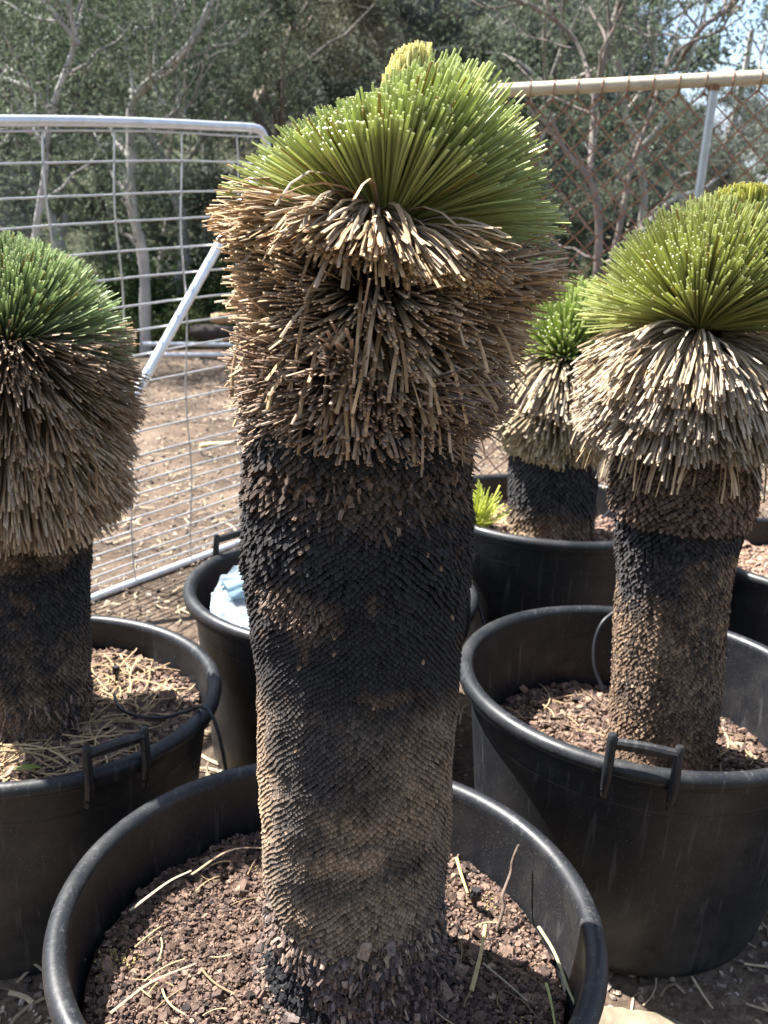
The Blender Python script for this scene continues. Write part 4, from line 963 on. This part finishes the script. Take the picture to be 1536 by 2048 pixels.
# px column -> azimuth: x/y = (px-768)/1822
TR = [(1, -.25, 17.5, .95, .4, 'right above the middle of the gate rail'), (0, -.44, 19, 1.0, 1.2, 'at the far left above the gate'), (4, -.34, 23, 1.05, 2.2, 'behind the left end of the gate rail'),
      (3, -.30, 19, .9, 2.8, 'seen through the left part of the gate mesh'), (2, -.11, 22, 1.1, .3, 'left of the tallest grass tree crown'), (3, -.15, 18.5, .85, 4.0, 'seen through the gate mesh beside the diagonal brace'),
      (0, -.02, 25, 1.1, 5.1, 'directly above the tallest crown, further back'), (4, .05, 21, .95, .9, 'just right of the pale heart leaves'), (2, .0, 20, .85, 3.3, 'behind the tallest grass tree crown'),
      (1, .15, 19, .9, 2.6, 'above the left end of the chain-link rail'), (3, .13, 17, .75, 1.1, 'low behind the chain-link mesh by the crown'), (0, .24, 15.5, .62, 4.4, 'behind the middle of the chain-link mesh'),
      (5, .33, 21, .95, 1.9, 'against the sky patch at upper right'), (5, .42, 24, .8, 3.6, 'against the sky in the right corner'), (3, .33, 17.5, .46, 0.6, 'low behind the grey fence post'), (4, .17, 24, .8, 5.5, 'reaching the top edge right of centre'),
      (3, .43, 19, .62, 2.2, 'low beyond the right end of the fence'), (2, .62, 22, .8, 1.4, 'at the far right edge beyond the fence'), (0, -.20, 27, 1.1, 3.9, 'further back between two pale gums on the left'), (3, .22, 20, .6, 5.9, 'dark and low behind the rusty mesh centre')]
for k, a, y, s, rot, wh in TR: place_tree(k, a*y, y, s, rot, wh)

# the pale forking gum above the gate and the reddish trunks behind the chain-link fence, limb by limb
def special(base, polys, name_lab, col, kind, seed, crown_n=5000):
    e = empty('gum_tree', base); tag(e, name_lab, 'tree', TG); m = Mesh(); b = np.array(base); ends = []
    for pts, r0, r1 in polys:
        P = smooth_path(pts, 16); c = np.array(col)*np.random.default_rng(seed).uniform(.85, 1.1, (16, 1)); tube(m, P, .72*np.linspace(r0, r1, 16)*(1+.10*np.sin(np.arange(16)*1.9+r0*90)), c, 9, caps=False); ends += [P[-1], P[-3], P[11]]
        rt = np.random.default_rng(int(r0*1000)+seed+len(ends))
        for q_ in range(7):                       # thin side branches
            i_ = rt.integers(4, 15); d_ = nrm(P[min(i_+1, 15)]-P[i_-1]); a_ = nrm(d_*.6+rt.normal(0, .6, 3)+np.array([0, 0, .35])); L_ = rt.uniform(.5, 1.5); tt = np.linspace(0, 1, 7)[:, None]
            Q_ = P[i_]+a_*L_*tt+rt.normal(0, .05, (7, 3))*tt+np.array([0, 0, .25])*tt**2*L_; tube(m, Q_, np.linspace(max(r1*.45, .012), .006, 7), np.array(col)*rt.uniform(.8, 1.2), 5, caps=False); ends.append(Q_[-1])
    put(m, 'trunk', M_GUMBARK, e)
    r = np.random.default_rng(seed); E = np.array(ends); k = r.integers(0, len(E), crown_n)
    P = E[k]+r.normal(0, .5, (crown_n, 3))+[0, .45, 0]; mm = Mesh(); leaves(mm, P, .09*r.uniform(.6, 1.3, crown_n), .013*r.uniform(.7, 1.3, crown_n), np.array([.085, .11, .07])*r.uniform(.6, 1.5, (crown_n, 1)), r)
    put(mm, 'crown', M_GUM, e)
def px(u, v, Y):
    a2 = (u-768)/FPX; b2 = (v-1024)/FPX; a = a2*cr+b2*sr; b = -a2*sr+b2*cr
    d = np.array([a, cp-b*sp, -sp-b*cp]); return d*Y/d[1]+np.array([0, 0, CAM_H])
Y0 = 14.5
special(tuple(px(270, 640, Y0)), [([px(292, 760, Y0), px(290, 640, Y0), px(287, 520, Y0), px(262, 400, Y0-.1), px(265, 290, Y0)], .13, .10),
    ([px(262, 300, Y0), px(268, 200, Y0), px(330, 140, Y0-.3), px(390, 75, Y0-.5), px(435, -30, Y0-.6)], .11, .06),
    ([px(265, 200, Y0), px(262, 140, Y0+.2), px(242, 60, Y0+.3), px(180, 20, Y0+.4), px(150, -20, Y0+.4)], .06, .035),
    ([px(310, 165, Y0), px(312, 90, Y0), px(305, -20, Y0+.1)], .06, .05), ([px(314, 90, Y0), px(345, 50, Y0), px(372, -10, Y0)], .04, .03),
    ([px(300, 260, Y0), px(350, 220, Y0), px(355, 160, Y0), px(335, 120, Y0)], .035, .02), ([px(318, 290, Y0), px(345, 250, Y0-.2), px(372, 215, Y0-.2), px(430, 160, Y0-.3)], .03, .015),
    ([px(100, 225, Y0), px(55, 175, Y0), px(0, 155, Y0+.3)], .05, .04)], 'big pale gum with twisting white limbs above the gate rail', (.37, .35, .33), 1, 201, 14000)
Y1 = 12.5
special(tuple(px(85, 300, Y1)-np.array([0, 0, 2.6])), [([px(60, 640, Y1), px(70, 480, Y1), px(90, 300, Y1), px(20, 240, Y1)], .08, .05), ([px(160, 90, Y1), px(120, 40, Y1), px(80, -10, Y1)], .05, .04),
    ([px(90, 300, Y1), px(110, 200, Y1), px(150, 80, Y1), px(130, -10, Y1)], .06, .04)], 'pale gum limbs crossing low at the far left of the gate', (.38, .36, .34), 1, 202, 11000)
Y2 = 11.0
special(tuple(px(1195, 640, Y2)), [([px(1195, 700, Y2), px(1195, 560, Y2), px(1198, 440, Y2), px(1180, 360, Y2), px(1130, 300, Y2), px(1100, 225, Y2)], .085, .03), ([px(1215, 560, Y2), px(1240, 450, Y2), px(1265, 330, Y2), px(1300, 230, Y2), px(1330, 130, Y2)], .055, .02),
    ([px(1180, 370, Y2), px(1190, 200, Y2+.5), px(1215, 90, Y2+.5), px(1245, -20, Y2+.6)], .05, .05), ([px(1190, 200, Y2), px(1150, 80, Y2+.5), px(1060, 10, Y2+.5), px(980, -10, Y2+.6)], .04, .03),
    ([px(1350, 140, Y2+.4), px(1400, 60, Y2), px(1440, 30, Y2), px(1480, -10, Y2)], .045, .03), ([px(1330, 135, Y2), px(1370, 90, Y2), px(1440, 60, Y2), px(1465, 10, Y2)], .025, .02)],
    'red-brown double-trunked gum behind the rusty mesh', (.20, .165, .145), 2, 203, 7000)

def bush_mesh(seed, green, flower=None, n=5200, R=(1.1, 1.0, .9), leaf_l=.09):
    r = np.random.default_rng(seed); m = Mesh(); k = 26
    C = nrm(r.normal(size=(k, 3)))*np.array(R)*r.uniform(.3, 1, (k, 1)); C[:, 2] = np.abs(C[:, 2])
    i = r.integers(0, k, n); P = C[i]+nrm(r.normal(size=(n, 3)))*r.uniform(0, .42, (n, 1))
    P[:, 2] = np.abs(P[:, 2]); cl = r.uniform(.6, 1.4, k)[i][:, None]; c = np.array(green)*cl*r.uniform(.65, 1.4, (n, 1))
    if flower is not None:
        f = (vnoise(P, seed, 2, 3.5) > .12)[:, None]; c = np.where(f, np.array(flower)*r.uniform(.6, 1.2, (n, 1)), c)
    leaves(m, P, leaf_l*r.uniform(.6, 1.4, n), leaf_l*.2*r.uniform(.7, 1.3, n), c, r, droop=-.2)
    tr = Mesh()
    for q in C[:12]: tube(tr, smooth_path([(0, 0, 0), q*.5+[0, 0, .1], q], 6), np.linspace(.025, .008, 6), (.13, .10, .08), 5, caps=False)
    return m, tr
BG = 'bushes at the foot of the gum trees'
BUSH = [bush_mesh(301, (.055, .085, .03)), bush_mesh(302, (.10, .12, .045)), bush_mesh(303, (.075, .09, .06), flower=(.40, .36, .27), leaf_l=.07)]
BDATA = [(a.data('foliage', M_GUM), b.data('stems', M_GUMBARK)) for a, b in BUSH]
BDESC = ['dark green leafy bush', 'yellow-green scrubby bush', 'bush dusted with cream flowers']
def place_bush(k, x, y, s, rot, where, dz=0.):
    e = empty('bush', (x, y, float(G(x, y))-.05+dz)); e.rotation_euler = (0, 0, rot); e.scale = (s, s, s); tag(e, BDESC[k]+' '+where, 'bush', BG)
    for nm, me in (('foliage', BDATA[k][0]), ('stems', BDATA[k][1])):
        o = bpy.data.objects.new(nm, me); COL.objects.link(o); o.parent = e
for k, a, y, s, rot, wh in [(0, -.42, 17, 1.5, .3, 'behind the far left of the gate'), (0, -.33, 16.5, 1.5, 1.3, 'behind the left grass tree crown'), (0, -.25, 17.5, 1.6, 2.3, 'behind the gate mesh, left of the brace'), (1, -.235, 15.5, .75, 1.3, 'low behind the brace, lighter than its neighbours'),
        (1, -.17, 15.8, .8, 3.1, 'low at the yard edge beside the tallest skirt'), (0, -.16, 18, 1.7, 4.1, 'dark behind the tallest skirt'), (1, -.28, 15.0, .6, 5.3, 'small, above the charred timber'), (0, -.06, 17, 1.6, .2, 'hidden mostly by the tallest grass tree'),
        (0, .08, 16, 1.5, 1.1, 'behind the tallest trunk on the right'), (0, .16, 14.5, 1.3, 2.2, 'low behind the rusty mesh'), (0, .26, 14.5, 1.4, 3.4, 'behind the small back grass tree'), (1, .21, 12.5, .7, 4.9, 'small and light behind the small back grass tree'),
        (2, .31, 9.5, 1.0, 0.4, 'behind the grey fence post'), (2, .39, 9.0, 1.05, 1.9, 'right of the grey fence post'), (0, .36, 12.5, 1.5, 2.9, 'above the right grass tree crown'), (0, .45, 12, 1.5, 5.0, 'at the right edge beyond the fence')]:
    place_bush(k, a*y, y, s, rot, wh, dz=(.75 if k == 2 else 0))

def far_and_added_wood():
    r = np.random.default_rng(400); m = Mesh()
    spots = []
    for y in (25, 29, 34, 40, 48):
        for a in np.arange(-.62, .62, 3.1/y): spots.append((a+r.uniform(-.03, .03), y+r.uniform(-2, 2)))
    spots += [(x_/y_, y_) for y_ in (-9., -13.) for x_ in np.arange(-16, 17, 3.6)]  # unseen trees added behind the camera to dim ambient light and tub reflections
    for a, y in spots:
        deg = math.degrees(math.atan(a))
        if y < 0: s = .8
        elif 13 < deg < 27 and y > 20: s = .20
        elif 2 < deg < 5 and y > 40: s = .6
        else: s = r.uniform(.75, 1.15)
        x = a*y; k = int(r.integers(0, 5)); rot = r.uniform(0, 6.28); c, s_ = math.cos(rot), math.sin(rot); Rm_ = np.array([[c, -s_, 0], [s_, c, 0], [0, 0, 1.]])
        o = np.array([x, y, float(G(x, y))-.2]); t_, c_ = RAW[k]
        for q in range(len(t_.V)):
            if len(t_.V[q]) >= 30: 
                F = (t_.L[q]-sum(len(v) for v in t_.V[:q])).reshape(-1, t_.N[q][0]); m.add(t_.V[q]@Rm_.T*s+o, F, t_.C[q], True)
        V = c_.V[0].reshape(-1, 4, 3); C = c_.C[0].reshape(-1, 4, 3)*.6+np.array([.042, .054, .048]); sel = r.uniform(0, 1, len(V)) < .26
        Vs = V[sel]; ctr = Vs[:, :1]; Vs = ctr+(Vs-ctr)*2.1
        m.add(Vs.reshape(-1, 3)@Rm_.T*s+o, np.arange(4*sel.sum()).reshape(-1, 4), C[sel].reshape(-1, 3)*r.uniform(.75, 1.1))
    tag(m.build('far_and_added_woodland', M_GUM), 'grey-green gum woodland covering the hillside far behind the fences, plus unseen trees added behind the camera', 'woodland', kind='stuff')
far_and_added_wood()
